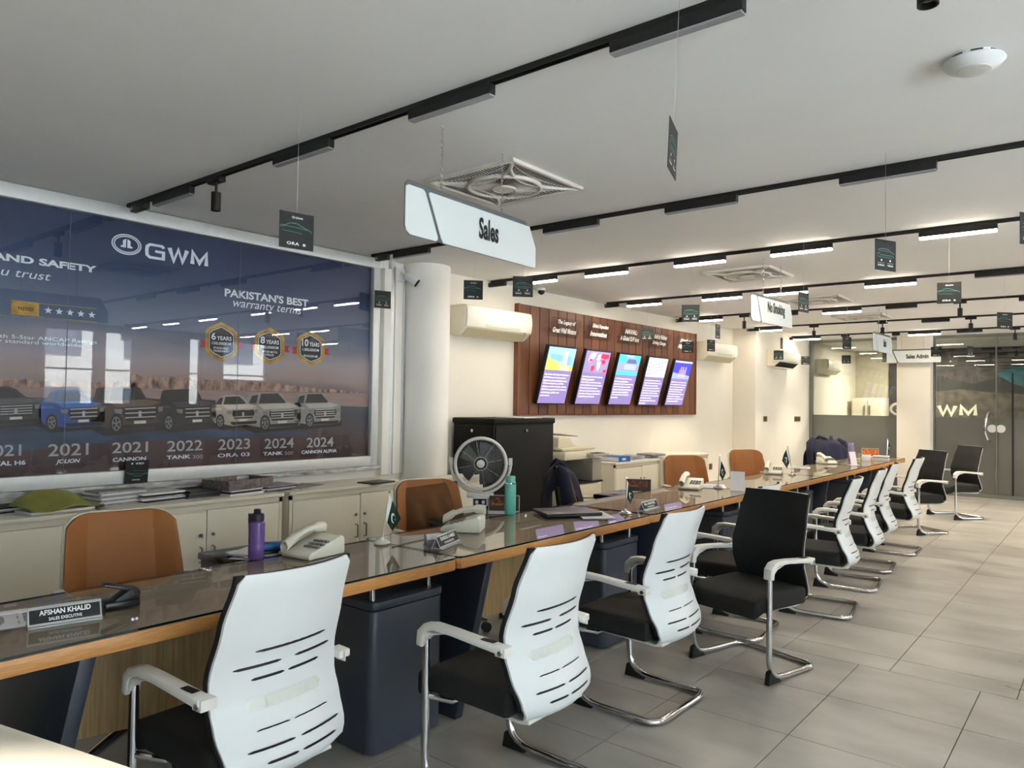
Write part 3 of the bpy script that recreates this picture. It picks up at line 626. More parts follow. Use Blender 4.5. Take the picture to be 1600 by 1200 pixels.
# air conditioners: local x out of wall, y along
M_acb = mat('ac_cream_plastic', (240, 236, 226), .35, var=.02); M_acs = mat('ac_side_plastic', (226, 220, 200), .45, var=.02); M_acg = mat('ac_green_strip', (196, 210, 172), .3, var=.02)
def aircon(label, loc, rz, L=1.0, H=.285, D=.21, open_=False, group='wall air conditioners'):
    t = thing('air_conditioner', label, 'air conditioner', loc, rz, group)
    mb = MB(); mb.prism([(0, 0), (D*.55, -.0), (D*.96, .075), (D, .12), (D, H-.03), (D*.9, H), (0, H)], (0, 0, 0), X3, Z3, Y3, L); mb.build('body', M_acs, t, bevel=.008)
    mb = MB(); mb.grid(lambda a, b: (D+.003+.014*math.sin(b*math.pi)*1, .01+a*(L-.02), .075+b*(H-.085)), 2, 8, th=(-.012, 0, 0)); mb.build('front_panel', M_acb, t, bevel=.003)
    MB().box(D+.013, L*.28, .095, D+.0165, L*.8, .115).build('indicator_strip', M_acg, t)
    mb = MB(); mb.prism([(0, 0), (L-.1, 0), (L-.1, .105), (0, .105)], (D*.54, .05, -.002), Y3, Vector((.75, 0, .66)), Vector((.66, 0, -.75)), .006)
    if open_:
        mb.build('outlet', M_dark, t)
        MB().prism([(0, 0), (L-.1, 0), (L-.1, .06), (0, .06)], (D*.5, .05, -.03), Y3, Vector((1, 0, .1)), Z3, .004).build('louvre', M_acb, t)
    else: mb.build('louvre', mat('ac_louvre', (196, 186, 152), .45, var=.02), t)
    mb = MB(); mb.cyl((D+.004, L-.12, .07), (D+.014, L-.12, .07), .009, n=10); mb.build('badge', M_handle, t)
    return t
p = W2A+W2D*.60; aircon('cream wall air conditioner above the black rack, left of the plank panel', (p.x, p.y, 2.10), W2ROT, 1.0, .29, .22)
p = W2A+W2D*5.76; a2 = aircon('cream wall air conditioner just right of the plank panel, over the wall corner', (p.x, p.y, 2.13), W2ROT, 1.0, .28, .22)
aircon('cream wall air conditioner with open louvre above the two wall sockets', (-4.48, 12.2, 2.12), 0, .98, .27, .21, True)
aircon('air conditioner behind the glass partition', (-4.48, 14.8, 2.1), 0, .9, .28, .22)
# switches
for px, w_, lab in ((1196, .075, 'single square bronze wall socket below the far air conditioner'), (1246, .15, 'double bronze wall socket beside the glass partition')):
    q = onx(px, 655, -4.475); t = thing('wall_socket', lab, 'socket', (-4.48, q.y, q.z-.04), 0)
    MB().box(0, -w_/2*2.2, 0, .008, w_/2*2.2, .09).build('plate', mat('bronze_plate', (120, 108, 78), .35, metal=.6, var=.05), t, bevel=.003)
    mb = MB(); [mb.box(.007, y-.03, .02, .012, y+.03, .07) for y in ((0,) if w_ < .1 else (-.08, .08))]; mb.build('rocker', mat('bronze_rocker', (88, 78, 58), .4, metal=.4, var=.05), t)
q = onx(1115, 738, -4.7)
t = thing('wall_socket', 'small socket low on the cream wall beside the tall cabinet', 'socket', (-4.875, 10.9, .46)); MB().box(0, -.05, 0, .01, .05, .09).build('plate', mat('bronze_plate', (0, 0, 0)), t, bevel=.003)
# bullet camera on the trunking
q = onx(622, 407, -4.9)
t = thing('bullet_camera', 'small white bullet camera at the top of the trunking beside the rounded column', 'camera', (-4.985, 4.50, 2.50))
MB().box(0, -.05, .02, .02, .05, .14).build('mount_plate', M_white, t, bevel=.004)
MB().tube([(.01, 0, .10), (.05, .03, .09), (.07, .05, .06)], .014).build('arm', M_offwh, t)
a = Vector((.06, .03, .075)); b = Vector((.125, .10, .01)); d = (b-a).normalized()
MB().cyl(a, b, .035, n=18).build('housing', M_white, t, bevel=.004)
MB().cyl(b-d*.002, b+d*.012, .037, n=18).build('lens_hood', M_black, t)
q = onx(846, 453, -4.7)
t = thing('dome_camera', 'small black camera with white collar hung under the ceiling above the plank panel', 'camera', (-4.72, 6.45, CZ))
pc = ony(846, 447, 6.45); t.location = (pc.x, 6.45, CZ)
MB().lathe([(.045, 0), (.045, -.02), (.02, -.05), (.018, pc.z-CZ+.02)], n=18).build('collar', M_white, t)
MB().lathe([(.02, .03), (.036, .02), (.04, -.03), (.034, -.06), (.01, -.075)], (0, 0, pc.z-CZ-.02), 18).build('camera_body', M_black, t)

# ================================================================== CABINETS along the left wall
def handle(mb, x, y, z0, z1, h=.03):
    mb.tube([(x, y, z0), (x+h, y, z0+.004), (x+h, y, z1-.004), (x, y, z1)], .0065, 8)
def credenza(label, x1, y0, y1, ztop, depth, seam, group='low cream cabinets along the left wall', handles=True, key=False):
    t = thing('low_cabinet', label, 'cabinet', (x1-depth, y0, 0), 0, group); L = y1-y0; D = depth
    MB().box(0, 0, .06, D-.02, L, ztop-.025).box(.02, .02, 0, D-.05, L-.02, .06).build('body', M_cab, t, bevel=.003)
    MB().box(-.0, -.006, ztop-.025, D+.012, L+.006, ztop).build('top', M_cabd, t, bevel=.003)
    # face frame
    MB().box(D-.02, 0, .06, D-.004, .025, ztop-.025).box(D-.02, L-.025, .06, D-.004, L, ztop-.025).box(D-.02, 0, ztop-.06, D-.004, L, ztop-.025).build('face_frame', M_cab, t)
    s = seam-y0
    for k, (a, b) in enumerate(((.029, s-.003), (s+.003, L-.029))):
        d = MB().box(D-.018, a, .08, D-.001, b, ztop-.066-.01*(k == 0)).build('door', M_cabd, t, bevel=.002)
        hy = (b-.04) if k == 0 else (a+.04)
        if handles:
            mb = MB(); handle(mb, D-.003, hy, .385, .485); mb.build('handle', M_handle, d)
            MB().cyl((D-.003, hy, .56), (D+.008, hy, .56), .011, n=12).build('lock', M_handle, d)
            if key and k == 0: MB().box(D+.006, hy-.002, .545, D+.03, hy+.002, .575).build('key', M_chrome, d)
    return t
TABZ = .785
credenza('long cream cabinet at the left edge, piled with papers and an olive folder', -4.6, .45, 1.86, TABZ, .42, 1.15)
credenza('cream double-door cabinet behind the nearest tan chair with a key in its lock', -4.6, 1.93, 3.09, TABZ, .42, 2.527, key=True)
credenza('cream double-door cabinet with a black tablet on top, left of the rounded column', -4.6, 3.15, 4.27, TABZ, .42, 3.795)
credenza('cream low cabinet tucked beside the column behind the white fan', -4.50, 4.45, 5.14, .79, .18, 4.8, handles=False)
credenza('cream cabinet with binders and papers on top beside the photocopier', -4.46, 7.38, 8.45, .775, .40, 8.02)
credenza('cream cabinet farthest along the wall, behind the third tan chair', -4.33, 8.49, 9.60, .80, .5, 9.05, handles=False)
MB()
# black rack
rk = thing('server_rack', 'tall black steel rack cabinet behind the white fan', 'rack cabinet', (-4.98, 5.22, 0)); RD, RL, RH = .53, .96, 1.30
MB().box(0.01, .01, .03, RD-.012, RL-.01, RH-.03).build('body', M_rack, rk, bevel=.004)
MB().box(-.003, -.003, RH-.055, RD+.003, RL+.003, RH).build('top_cover', M_rack, rk, bevel=.012)
MB().box(0, 0, 0, RD, RL, .05).build('plinth', M_rack, rk, bevel=.004)
MB().box(RD-.014, .03, .07, RD-.002, RL-.03, RH-.075).build('door', M_rack, rk, bevel=.004)
MB().box(.035, .0, .07, RD-.035, .012, RH-.075).build('side_panel', M_rack, rk, bevel=.004)
MB().cyl((RD-.003, RL*.5, RH-.12), (RD+.012, RL*.5, RH-.12), .016, n=14).build('lock', M_chrome, rk)
MB().cyl((RD*.5, .001, RH-.12), (RD*.5, -.012, RH-.12), .016, n=14).build('lock', M_chrome, rk)
t = thing('paper_sheets', 'white sheets lying on top of the black rack', 'papers', (-4.75, 5.6, RH)); MB().prism([(0, 0), (.32, .05), (.29, .38), (-.03, .33)], (0, 0, 0), X3, Y3, Z3, .008).build('sheet', M_paper, t)
t = thing('power_adapter', 'small black adapter on the low cabinet between column and rack', 'adapter', (-4.56, 5.05, .79)); MB().box(0, 0, 0, .05, .08, .035).build('case', M_black, t, bevel=.006)
# photocopier, local y along wall
cp = thing('photocopier', 'beige office photocopier with document feeder between rack and cabinets', 'photocopier', (-4.95, 6.28, 0)); CD = .55; CL = .72
M_cpb = mat('copier_beige', (212, 204, 180), .45, var=.03); M_cpg = mat('copier_grey', (166, 160, 146), .45, var=.03)
MB().box(0, 0, .02, CD, CL, .60).build('paper_cabinet', M_cpb, cp, bevel=.008)
for z in (.06, .34): 
    dr = MB().box(CD-.004, .02, z, CD+.012, CL-.03, z+.25).build('drawer', M_cpb, cp, bevel=.004); MB().box(CD+.011, CL-.13, z+.05, CD+.016, CL-.09, z+.09).build('mark', M_ink, dr)
MB().box(0, -.01, .60, CD+.015, CL+.005, .615).build('shelf_line', M_dark, cp)
MB().box(0, 0, .615, .1, CL, .86).box(0, 0, .615, CD-.1, .03, .86).build('output_bay', M_dark, cp)
MB().box(.05, CL-.18, .615, CD, CL, .86).build('side_tower', M_cpg, cp, bevel=.012)
MB().box(0, 0, .86, CD+.01, .47, .95).box(0, .47, .86, CD-.12, CL, .93).build('scanner_body', M_cpb, cp, bevel=.012)
mb = MB(); mb.prism([(0, 0), (.30, 0), (.32, .025), (0, .035)], (CD-.03, .40, .885), Y3, Z3, X3, .13); mb.build('control_panel', M_cpg, cp, bevel=.006)
MB().box(CD-.01, .46, .918, CD+.09, .64, .922).build('panel_display', M_dark, cp)
MB().box(0, .0, .955, CD-.02, .62, .985).build('platen_cover', M_cpb, cp, bevel=.01)
mb = MB(); mb.prism([(0, 0), (.26, 0), (.26, .07), (.2, .11), (.02, .12), (0, .1)], (.04, .02, .985), Y3, Z3, X3, .42); mb.build('document_feeder', M_cpb, cp, bevel=.012)
mb = MB(); mb.prism([(0, 0), (.32, -.03), (.32, -.02), (0, .012)], (.06, .12, 1.12), Y3, Z3, X3, .36); mb.build('feeder_tray', M_cpg, cp, bevel=.003)
mb = MB(); mb.prism([(0, 0), (.26, -.045), (.26, -.03), (0, .055)], (.06, .28, .99), Y3, Z3, X3, .36); mb.build('exit_tray', M_cpb, cp, bevel=.004)

# ---- paper piles and folders on the cabinets
def stack(label, px, py, z, n, L, Wd, ang, mats_, group='paper piles on the cabinets', name='paper_pile', cat='papers', th=.008, x=None):
    q = onz(px, py, z) if x is None else onx(px, py, x)
    t = thing(name, label, cat, (q.x, q.y, z), ang, group); r = random.Random(px)
    for i in range(n):
        a = r.uniform(-.08, .08); dx, dy = r.uniform(-.012, .012), r.uniform(-.012, .012); mb = MB(); mb.X = Matrix.Translation((dx, dy, i*th)) @ Matrix.Rotation(a, 4, 'Z')
        mb.box(-Wd/2, -L/2, 0, Wd/2, L/2, th*.92); mb.build('sheaf', mats_[i % len(mats_)], t)
    return t
stack('black folder and papers at the far left end of the long cabinet', 14, 797, TABZ, 4, .30, .22, .2, [M_black, M_paperg, M_paper, M_ink])
q = onz(60, 792, TABZ); t = thing('document_folder', 'crumpled olive green folder on the cabinet at the left', 'folder', (-4.81, q.y+.03, TABZ), .12)
mb = MB(); mb.grid(lambda a, b: (-.14+.28*b+.03*math.sin(a*5), -.2+.42*a, .014+.09*math.sin(math.pi*a)*(1-b)+.02*math.sin(a*9+b*3)*.6+.01), 12, 6, th=(0, 0, .004)); mb.build('cover', M_green, t)
MB().box(-.12, -.19, 0, .12, .16, .012).build('sheets', M_paper, t)
stack('loose white sheets sliding off a black tray, right of the olive folder', 112, 790, TABZ, 3, .34, .24, -.25, [M_black, M_paper, M_paperg], th=.010)
stack('thick bundle of printed sheets above the gap between the two left cabinets', 178, 785, TABZ, 7, .30, .22, .12, [M_paperg, M_paper], th=.012)
stack('thin black tray of printed sheets behind the nearest tan chair', 243, 780, TABZ, 5, .30, .24, .1, [M_black, M_paper, M_paperg], th=.011)
stack('dark grey plastic document tray on the middle cabinet', 310, 774, TABZ, 4, .32, .24, .15, [mat('grey_tray', (74, 76, 78), .5, var=.1), M_black], name='document_tray', cat='tray', th=.012)
bx = stack('patterned grey open box lid on a pile of white sheets', 372, 770, TABZ, 3, .34, .23, .2, [M_paper, M_black], name='box_lid', cat='box', th=.013)
mb = MB(); mb.box(-.13, -.2, .038, .13, .2, .044).box(-.13, -.2, .04, -.124, .2, .105).box(.124, -.2, .04, .13, .2, .105).box(-.13, -.2, .04, .13, -.194, .105).box(-.13, .194, .04, .13, .2, .105)
mb.build('lid', mat('patterned_grey_card', (124, 112, 112), .6, var=.45, scale=40, dark=(78, 68, 70)), bx)
stack('black clipboard with curled printed sheets, right of the patterned box lid', 423, 765, TABZ, 5, .30, .22, .1, [M_black, M_paperg, M_paper], th=.008)
stack('last few loose sheets at the right of the middle cabinet', 470, 761, TABZ, 2, .30, .2, .3, [M_paper, M_paperg], th=.006)
q = onz(588, 754, TABZ); t = thing('tablet', 'black tablet lying on the cream cabinet left of the column', 'tablet', (q.x, q.y, TABZ), .15); MB().box(-.09, -.13, 0, .09, .13, .01).build('case', M_black, t, bevel=.003)
# far cabinet: blue binder and folders
q = W2A; t = thing('blue_binder', 'blue ring binder lying on the cabinet beside the photocopier', 'binder', (-4.62, 7.52, .775), -.1)
MB().box(-.14, 0, 0, .14, .22, .006).box(-.14, 0, .058, .14, .22, .064).box(.134, 0, 0, .14, .22, .064).build('cover', mat('bright_blue_card', (28, 104, 186), .45, var=.05), t)
MB().box(-.13, .01, .007, .125, .21, .056).build('pages', M_paper, t); MB().box(.1405, .06, .02, .1415, .13, .045).build('spine_label', M_inkw, t)
stack('white folders on the cabinet, right of the blue binder', 985, 716, .775, 4, .32, .24, .1, [M_paper, M_paperg], th=.012, x=-4.62)
stack('grey folder bundle at the end of the cabinet beyond the blue binder', 1017, 714, .775, 4, .3, .24, -.1, [mat('grey_folder', (104, 106, 110), .6, var=.1), M_paperg], th=.013, x=-4.62)
# ================================================================== DESKS
DXF, DXB, DZ = -2.24, -2.87, .768     # front edge, back edge, top of the glass
def rrect(x0, y0, x1, y1, r, n=4):
    pts = []
    for cx, cy, a0 in ((x1-r, y1-r, 0), (x0+r, y1-r, 90), (x0+r, y0+r, 180), (x1-r, y0+r, 270)):
        for k in range(n+1): a = math.radians(a0+90*k/n); pts.append((cx+r*math.cos(a), cy+r*math.sin(a)))
    return pts
def desk(label, y0, y1, legy=None, box=True, back=DXB, sh=0.0):
    L = y1-y0; D = DXF-back; t = thing('office_desk', label, 'desk', (back, y0, 0), 0, 'glass-topped desks in one long row')
    MB().prism(rrect(0, .002, D, L-.002, .035), (0, 0, .713), X3, Y3, Z3, .046).build('desk_top', [M_edge], t, bevel=.004)
    MB().flat(rrect(.004, .006, D-.004, L-.006, .033), (0, 0, .7594), X3, Y3).build('laminate', M_desk, t, recalc=False)
    MB().flat(rrect(.003, .004, D-.003, L-.004, .034), (0, 0, DZ), X3, Y3).build('glass_sheet', M_glass, t, recalc=False)
    P = rrect(.003, .004, D-.003, L-.004, .034); n = len(P)
    mb = MB(); mb.add([(a, b, .7602) for a, b in P]+[(a, b, DZ-.0004) for a, b in P], [(i, (i+1) % n, (i+1) % n+n, i+n) for i in range(n)]); mb.build('glass_edge', M_gedge, t)
    ly = (legy or y0+.10)-y0
    mb = MB(); q = [(.06, ly, 0), (D-.10, ly, 0), (D-.02, ly+.11, .713), (0, ly+.11, .713)]; mb.add(q+[(x, y+.045, z) for x, y, z in q], [(0, 1, 2, 3), (7, 6, 5, 4), (0, 4, 5, 1), (1, 5, 6, 2), (2, 6, 7, 3), (3, 7, 4, 0)])
    mb.build('side_leg', M_slate2, t, bevel=.003)
    bx1 = L-.0+.02 if box else L
    mb = MB(); mb.prism([(ly+.10, .36), (L-.36, .24), (L-.33, .713), (ly+.16, .713)], (D-.37, 0, 0), Y3, Z3, X3, .018); mb.build('modesty_panel', M_panel, t, bevel=.002)
    if box:
        a, b = L-.40, L+.01
        mb = MB(); mb.prism(rrect(.04, a, D-.10, b, .035), (0, 0, .012), X3, Y3, Z3, .575); mb.build('pedestal', M_slate, t, bevel=.002)
        mb = MB(); mb.prism(rrect(.035, a-.005, D-.095, b+.004, .04), (0, 0, .593), X3, Y3, Z3, .032); mb.build('pedestal_lid', M_slate, t, bevel=.004)
        for y in (a+.03, b-.06): MB().cyl((D-.14, y, .622), (D-.14, y, .714), .0125, n=12).build('post', M_chrome, t)
    return t
ends = [.62, 2.405, 4.165, 5.92, 7.66, 9.38, 11.35]
dl = ['nearest glass-topped desk with the name plate and hole punch on it', 'second glass-topped desk with the laptop on it', 'third glass-topped desk with the phone and blank white stand on it', 'fourth glass-topped desk, behind the row of white chairs with a small flag on it', 'fifth glass-topped desk in front of the navy jacket', 'last glass-topped desk at the far end with the calendar and flag']
for i in range(6): desk(dl[i], ends[i], ends[i+1], .765 if i == 0 else None, back=-2.85 if i == 0 else (-2.895 if i < 3 else -2.83))
desk('desk carrying on out of the frame at the left', -1.2, .617, back=-2.85)
# black return pedestals behind the desks
def ret(label, x0, x1, y0, y1, z=.735, drawers=True):
    t = thing('return_pedestal', label, 'pedestal', (x0, y0, 0), 0, 'black drawer pedestals behind the desks')
    if drawers: MB().box(.01, .01, .02, x1-x0-.01, y1-y0-.01, z-.03).build('body', M_slate2, t, bevel=.004)
    else:
        for y in (.005, y1-y0-.03): MB().box(.02, y, 0, .06, y+.025, z-.03).box(x1-x0-.06, y, 0, x1-x0-.02, y+.025, z-.03).build('leg_pair', M_black, t)
        MB().box(.01, .005, z-.09, x1-x0-.01, y1-y0-.005, z-.03).build('tray', M_black, t, bevel=.003)
    for k in range(3 if drawers else 0): MB().box(.02, -.004, .06+k*.21, x1-x0-.02, .012, .25+k*.21).build('drawer', M_black, t, bevel=.003)
    MB().box(0, 0, z-.03, x1-x0, y1-y0, z).build('top', mat('black_gloss_top', (26, 26, 28), .15, var=.05), t, bevel=.004)
ret('black pedestal with papers and blue stapler behind the nearest desk', -3.30, -2.86, 1.77, 2.16)
ret('black pedestal under the desk calendar, in front of the white fan', -3.25, -2.905, 3.20, 3.90, drawers=False)
ret('black pedestal with a desk calendar beside the third desk', -3.22, -2.905, 5.0, 5.46, drawers=False)

# ================================================================== VISITOR CHAIRS (local +x = forward)
PR = [(.335, -.175), (.35, -.205), (.38, -.228), (.42, -.222), (.50, -.182), (.57, -.155), (.65, -.152), (.80, -.196), (.955, -.25)]
def prof(z, T=PR):
    if z <= T[0][0]: return T[0][1]
    for (a, p), (b, q) in zip(T, T[1:]):
        if z <= b:
            f = (z-a)/(b-a); f2 = f*f*(3-2*f)*.5+f*.5; return p+(q-p)*f2
    return T[-1][1]
WR = [(.335, .150), (.355, .185), (.40, .212), (.50, .226), (.65, .228), (.80, .218), (.93, .205), (.948, .198), (.955, .186)]
def half(z): return prof(z, WR)
def zshell(u, z):   # bulge backwards in the middle
    return prof(z)-.042*(1-u*u)
def shell_mesh():
    zs = [.335+(.955-.335)*i/26 for i in range(27)]; mb = MB(); nu = 14
    mb.grid(lambda a, b: (zshell(2*b-1, zs[round(a*26)]), (2*b-1)*half(zs[round(a*26)]), zs[round(a*26)]), 26, nu, th=(.010, 0, 0)); return mb
def make_chair():
    t = thing('visitor_chair', '', 'chair')
    shell_mesh().build('back_shell', M_white, t, smooth=50)
    mb = MB(); zs = [.39+(.954-.39)*i/20 for i in range(21)]
    mb.grid(lambda a, b: (zshell(2*b-1, min(.955, zs[round(a*20)]))+.0105, (2*b-1)*(half(min(.93, zs[round(a*20)]))+.004), zs[round(a*20)]), 20, 12, th=(.016, 0, 0))
    mb.build('back_mesh', M_mesh, t, smooth=50)
    # dark slots through the shell, seen on its outside
    def slot(y0, y1, z0, z1, w_=.0042):
        n = 10; P = []; mb = MB()
        for i in range(n+1):
            f = i/n; y = y0+(y1-y0)*f; z = z0+(z1-z0)*f-.0*math.sin(f*math.pi); ww = w_*(1 if 0 < i < n else .35)
            x = zshell(y/half(z), z)
            P.append(((x-.0012, y, z+ww), (x-.0012, y, z-ww)))
        for i in range(n): mb.add([P[i][0], P[i+1][0], P[i+1][1], P[i][1]], [(0, 1, 2, 3)])
        mb.build('back_slot', M_black, t, recalc=False)
    for z, segs in ((.715, [(-.115, .15)]), (.668, [(-.17, -.02), (.03, .185)]), (.630, [(-.115, -.006), (.008, .135)]),
                    (.490, [(-.115, -.006), (.010, .15)]), (.445, [(-.155, -.006), (.016, .185)]), (.407, [(-.105, -.002), (.014, .16)])):
        for a, b in segs: slot(-a, -b, z, z)
    mb = MB(); n = 16; A = []; 
    for side in (1, -1):
        for i in range(n+1):
            f = i/n if side == 1 else 1-i/n; y = -.115+.23*f; hw = .0165*min(1, math.sin(max(.02, min(f, 1-f)*9) if min(f, 1-f) < .17 else math.pi/2)); z = .60+side*hw
            A.append((zshell(y/half(z), z)-.0018, y, z))
    mb.add(A, [tuple(range(len(A)))]); 
    mb = MB()
    for i in range(n):
        q = []
        for f in (i/n, (i+1)/n):
            e = min(f, 1-f); hw = .0165*(math.sqrt(max(0, 1-(1-e/.07)**2)) if e < .07 else 1); y = -.14+.28*f
            q += [(zshell(y/half(.6), .56+hw)-.002, y, .56+hw), (zshell(y/half(.6), .56-hw)-.002, y, .56-hw)]
        mb.add(q, [(0, 2, 3, 1)])
    mb.build('lumbar_plate', M_clear, t, recalc=False)
    # seat
    mb = MB(); mb.grid(lambda a, b: (-.17+.455*a, (-.235+.47*b)*(1-.05*a), .455+.012*math.sin(math.pi*b)*math.sin(math.pi*min(1, a*1.2))-.03*max(0, a-.8)/.2), 10, 8, th=(0, 0, -.095))
    mb.build('seat', M_fabric, t, bevel=.022, seg=3)
    mb = MB(); mb.band([(-.215, .345), (-.17, .338), (-.08, .342), (.16, .352)], .014, -.17, .17); mb.build('seat_pan', M_arm, t, bevel=.004)
    MB().tube([(.205, -.25, .36), (.12, -.2, .345), (.12, .2, .345), (.205, .25, .36)], .011).build('seat_bar', M_chrome, t)
    # chrome sled frame
    r = .0155; P = []
    def leg(sy): return [(.205, sy*.25, .60), (.205, sy*.25, .30), (.204, sy*.25, .14), (.198, sy*.25, .095), (.182, sy*.25, .062), (.155, sy*.25, .038), (.115, sy*.25, .024), (.06, sy*.25, .0195), (-.15, sy*.25, .0175), (-.185, sy*.247, .0175), (-.212, sy*.232, .0175), (-.228, sy*.205, .0175), (-.232, sy*.17, .0175)]
    P = leg(1)+leg(-1)[::-1]; MB().tube(P, r, 10).build('sled_frame', M_chrome, t, smooth=60)
    for s in (1, -1):
        mb = MB(); mb.prism([(.225, 0), (.11, 0), (.125, .018), (.17, .034), (.19, .055), (.202, .07), (.215, .06)], (0, s*.25-.014, 0), X3, Z3, Y3, .028); mb.build('foot', M_rubber, t, bevel=.002)
        mb = MB(); mb.band([(-.175, .606), (.06, .624), (.15, .626), (.19, .617), (.212, .595), (.218, .545)], [.027, .023, .026, .032, .036, .032], s*.255-.024, s*.255+.024)
        mb.prism([(.210, .60), (.213, .55), (.198, .552), (.190, .572), (.165, .592), (.09, .612)], (0, s*.255-.018, 0), X3, Z3, Y3, .036)
        ar = mb.build('armrest', M_arm, t, bevel=.006)
        MB().box(-.13, s*.255-.012, .6255, -.07, s*.255+.012, .6275).build('inlay', M_rubber, ar)
        mb = MB(); mb.box(-.185, s*.235-.012, .585, -.14, s*.262+.012, .618); mb.build('arm_joint', M_arm, ar, bevel=.004)
        MB().cyl((-.165, s*.274, .60), (-.165, s*.279, .60), .009, n=12).build('screw', M_handle, ar)
    return t
def head(fx, fy): return math.atan2(fy, fx)
G = 'white-backed visitor chairs in front of the desks'
c0 = make_chair()
place(c0, (-2.15, 1.325, 0), math.radians(184), 'nearest white-backed chair, its whole shell back filling the foreground', G)
for x, y, a, lab in ((-1.79, 2.22, 181, 'second white-backed chair with chrome front leg, before the dark pedestal and laptop desk'),
                     (-1.83, 3.28, 179.5, 'third white-backed chair, just left of the turned-round black-meshed one'),
                     (-1.95, 4.72, 184, 'white-backed chair mostly hidden behind the turned-round black-meshed chair'),
                     (-1.67, 5.60, 188, 'white-backed chair right of the turned-round chair, first of the far group'),
                     (-1.72, 6.54, 187, 'white-backed chair second in the far group'),
                     (-1.79, 7.36, 186, 'white-backed chair third in the far group'),
                     (-1.78, 8.38, 182, 'farthest white-backed chair, overlapping the first far black chair')):
    place(copy_tree(c0), (x, y, 0), math.radians(a), lab, G)
G2 = 'chairs turned to show their black mesh fronts'
for x, y, a, lab in ((-1.60, 4.15, head(-.117, -.46), 'visitor chair turned round to show its black mesh back and seat, mid aisle'),
                     (-1.83, 9.87, head(-.6, -.8), 'black-meshed chair facing the camera, left one of the far pair'),
                     (-1.68, 11.55, head(-.66, -.75), 'black-meshed chair facing the camera before the glass partition, right one of the far pair')):
    place(copy_tree(c0), (x, y, 0), a, lab, G2)

# ================================================================== EXECUTIVE CHAIRS (local +x = forward)
def make_exec():
    t = thing('executive_chair', '', 'chair')
    mb = MB(); mb.grid(lambda a, b: (-.012-.10*a+.24*max(0, abs(2*b-1)-.58)*(1-.35*a)-.02*abs(2*b-1)**2, (-.25+.5*b)*(1-.10*a*a), .42+(.53-.05*abs(2*b-1)**7)*a), 10, 12, th=(-.022, 0, 0)); mb.build('back_shell', M_tanw, t, bevel=.003)
    def pad(a, b):
        u = 2*b-1; return (.012-.10*a+.26*max(0, abs(u)-.58)*(1-.35*a)-.02*abs(u)**2, u*.243*(1-.10*a*a), .43+(.515-.05*abs(u)**7)*a)
    mb = MB(); mb.grid(pad, 14, 24, th=(-.02, 0, 0)); mb.build('backrest', M_tan, t, bevel=.004)
    for s in (): 
        mb = MB(); P = [(.02-.10*i/10, s*.24*(1-.12*(i/10)**2)*.62, .45+.5*i/10) for i in range(10)]; mb.tube(P, .0025, 6); mb.build('seam', mat('tan_seam', (110, 66, 26), .5, var=.05), t)
    mb = MB(); mb.grid(lambda a, b: (-.03+.48*a, -.25+.5*b, .47-.02*a*a), 6, 6, th=(0, 0, -.09)); mb.build('seat', M_tan, t, bevel=.025, seg=3)
    for s in (1, -1):
        mb = MB(); mb.band([(-.03, .50), (0, .62), (.06, .66), (.24, .66), (.29, .62), (.25, .42)], .02, s*.265-.02, s*.265+.02); mb.build('armrest', M_tanw, t, bevel=.005)
    MB().cyl((.2, 0, .10), (.2, 0, .38), .03, n=16).build('gas_column', M_chrome, t)
    for k in range(5):
        a = k*2*math.pi/5+.3; c, s = math.cos(a), math.sin(a)
        lg = MB().tube([(.2, 0, .12), (.2+.15*c, .15*s, .10), (.2+.30*c, .30*s, .075)], [.024, .02, .014], 8).build('leg', M_chrome, t)
        mb = MB(); mb.cyl((.2+.3*c-.018*s, .3*s+.018*c, .03), (.2+.3*c+.018*s, .3*s-.018*c, .03), .03, n=14); mb.build('castor', M_rubber, lg)
    return t
E0 = make_exec(); GE = 'tan leather executive chairs behind the desks'
place(E0, (-3.33, 1.46, 0), math.radians(-9), 'nearest tan leather chair, behind the name plate and hole punch', GE)
e2 = place(copy_tree(E0), (-3.38, 3.36, 0), math.radians(-18), 'tan leather chair holding a dark brown velvet cushion, left of the white fan', GE)
place(copy_tree(E0), (-3.32, 6.86, 0), math.radians(-38), 'plain tan leather chair behind the beige phone and calendar of the third desk', GE)
place(copy_tree(E0), (-3.28, 8.37, 0), math.radians(-32), 'farthest plain tan leather chair, before the two wall sockets', GE)
place(copy_tree(E0), (-3.42, 4.98, 0), math.radians(42), 'tan chair almost hidden by a navy jacket beside the black rack', GE)
place(copy_tree(E0), (-3.40, 11.95, 0), math.radians(-35), 'far tan chair draped with a navy jacket before the frosted glass', GE)
t = thing('cushion', 'dark brown velvet cushion leaning in the second tan chair', 'cushion', (-3.38, 3.36, 0), math.radians(-18))
mb = MB(); mb.grid(lambda a, b: (.005+.05*math.sin(math.pi*a)*math.sin(math.pi*b)-.085*a+.012*math.sin(b*22+a*4)*math.sin(math.pi*a), -.20+.43*b, .47+.425*a+.03*b), 16, 20, th=(-.02, 0, 0)); mb.build('cover', M_brown, t, smooth=60)
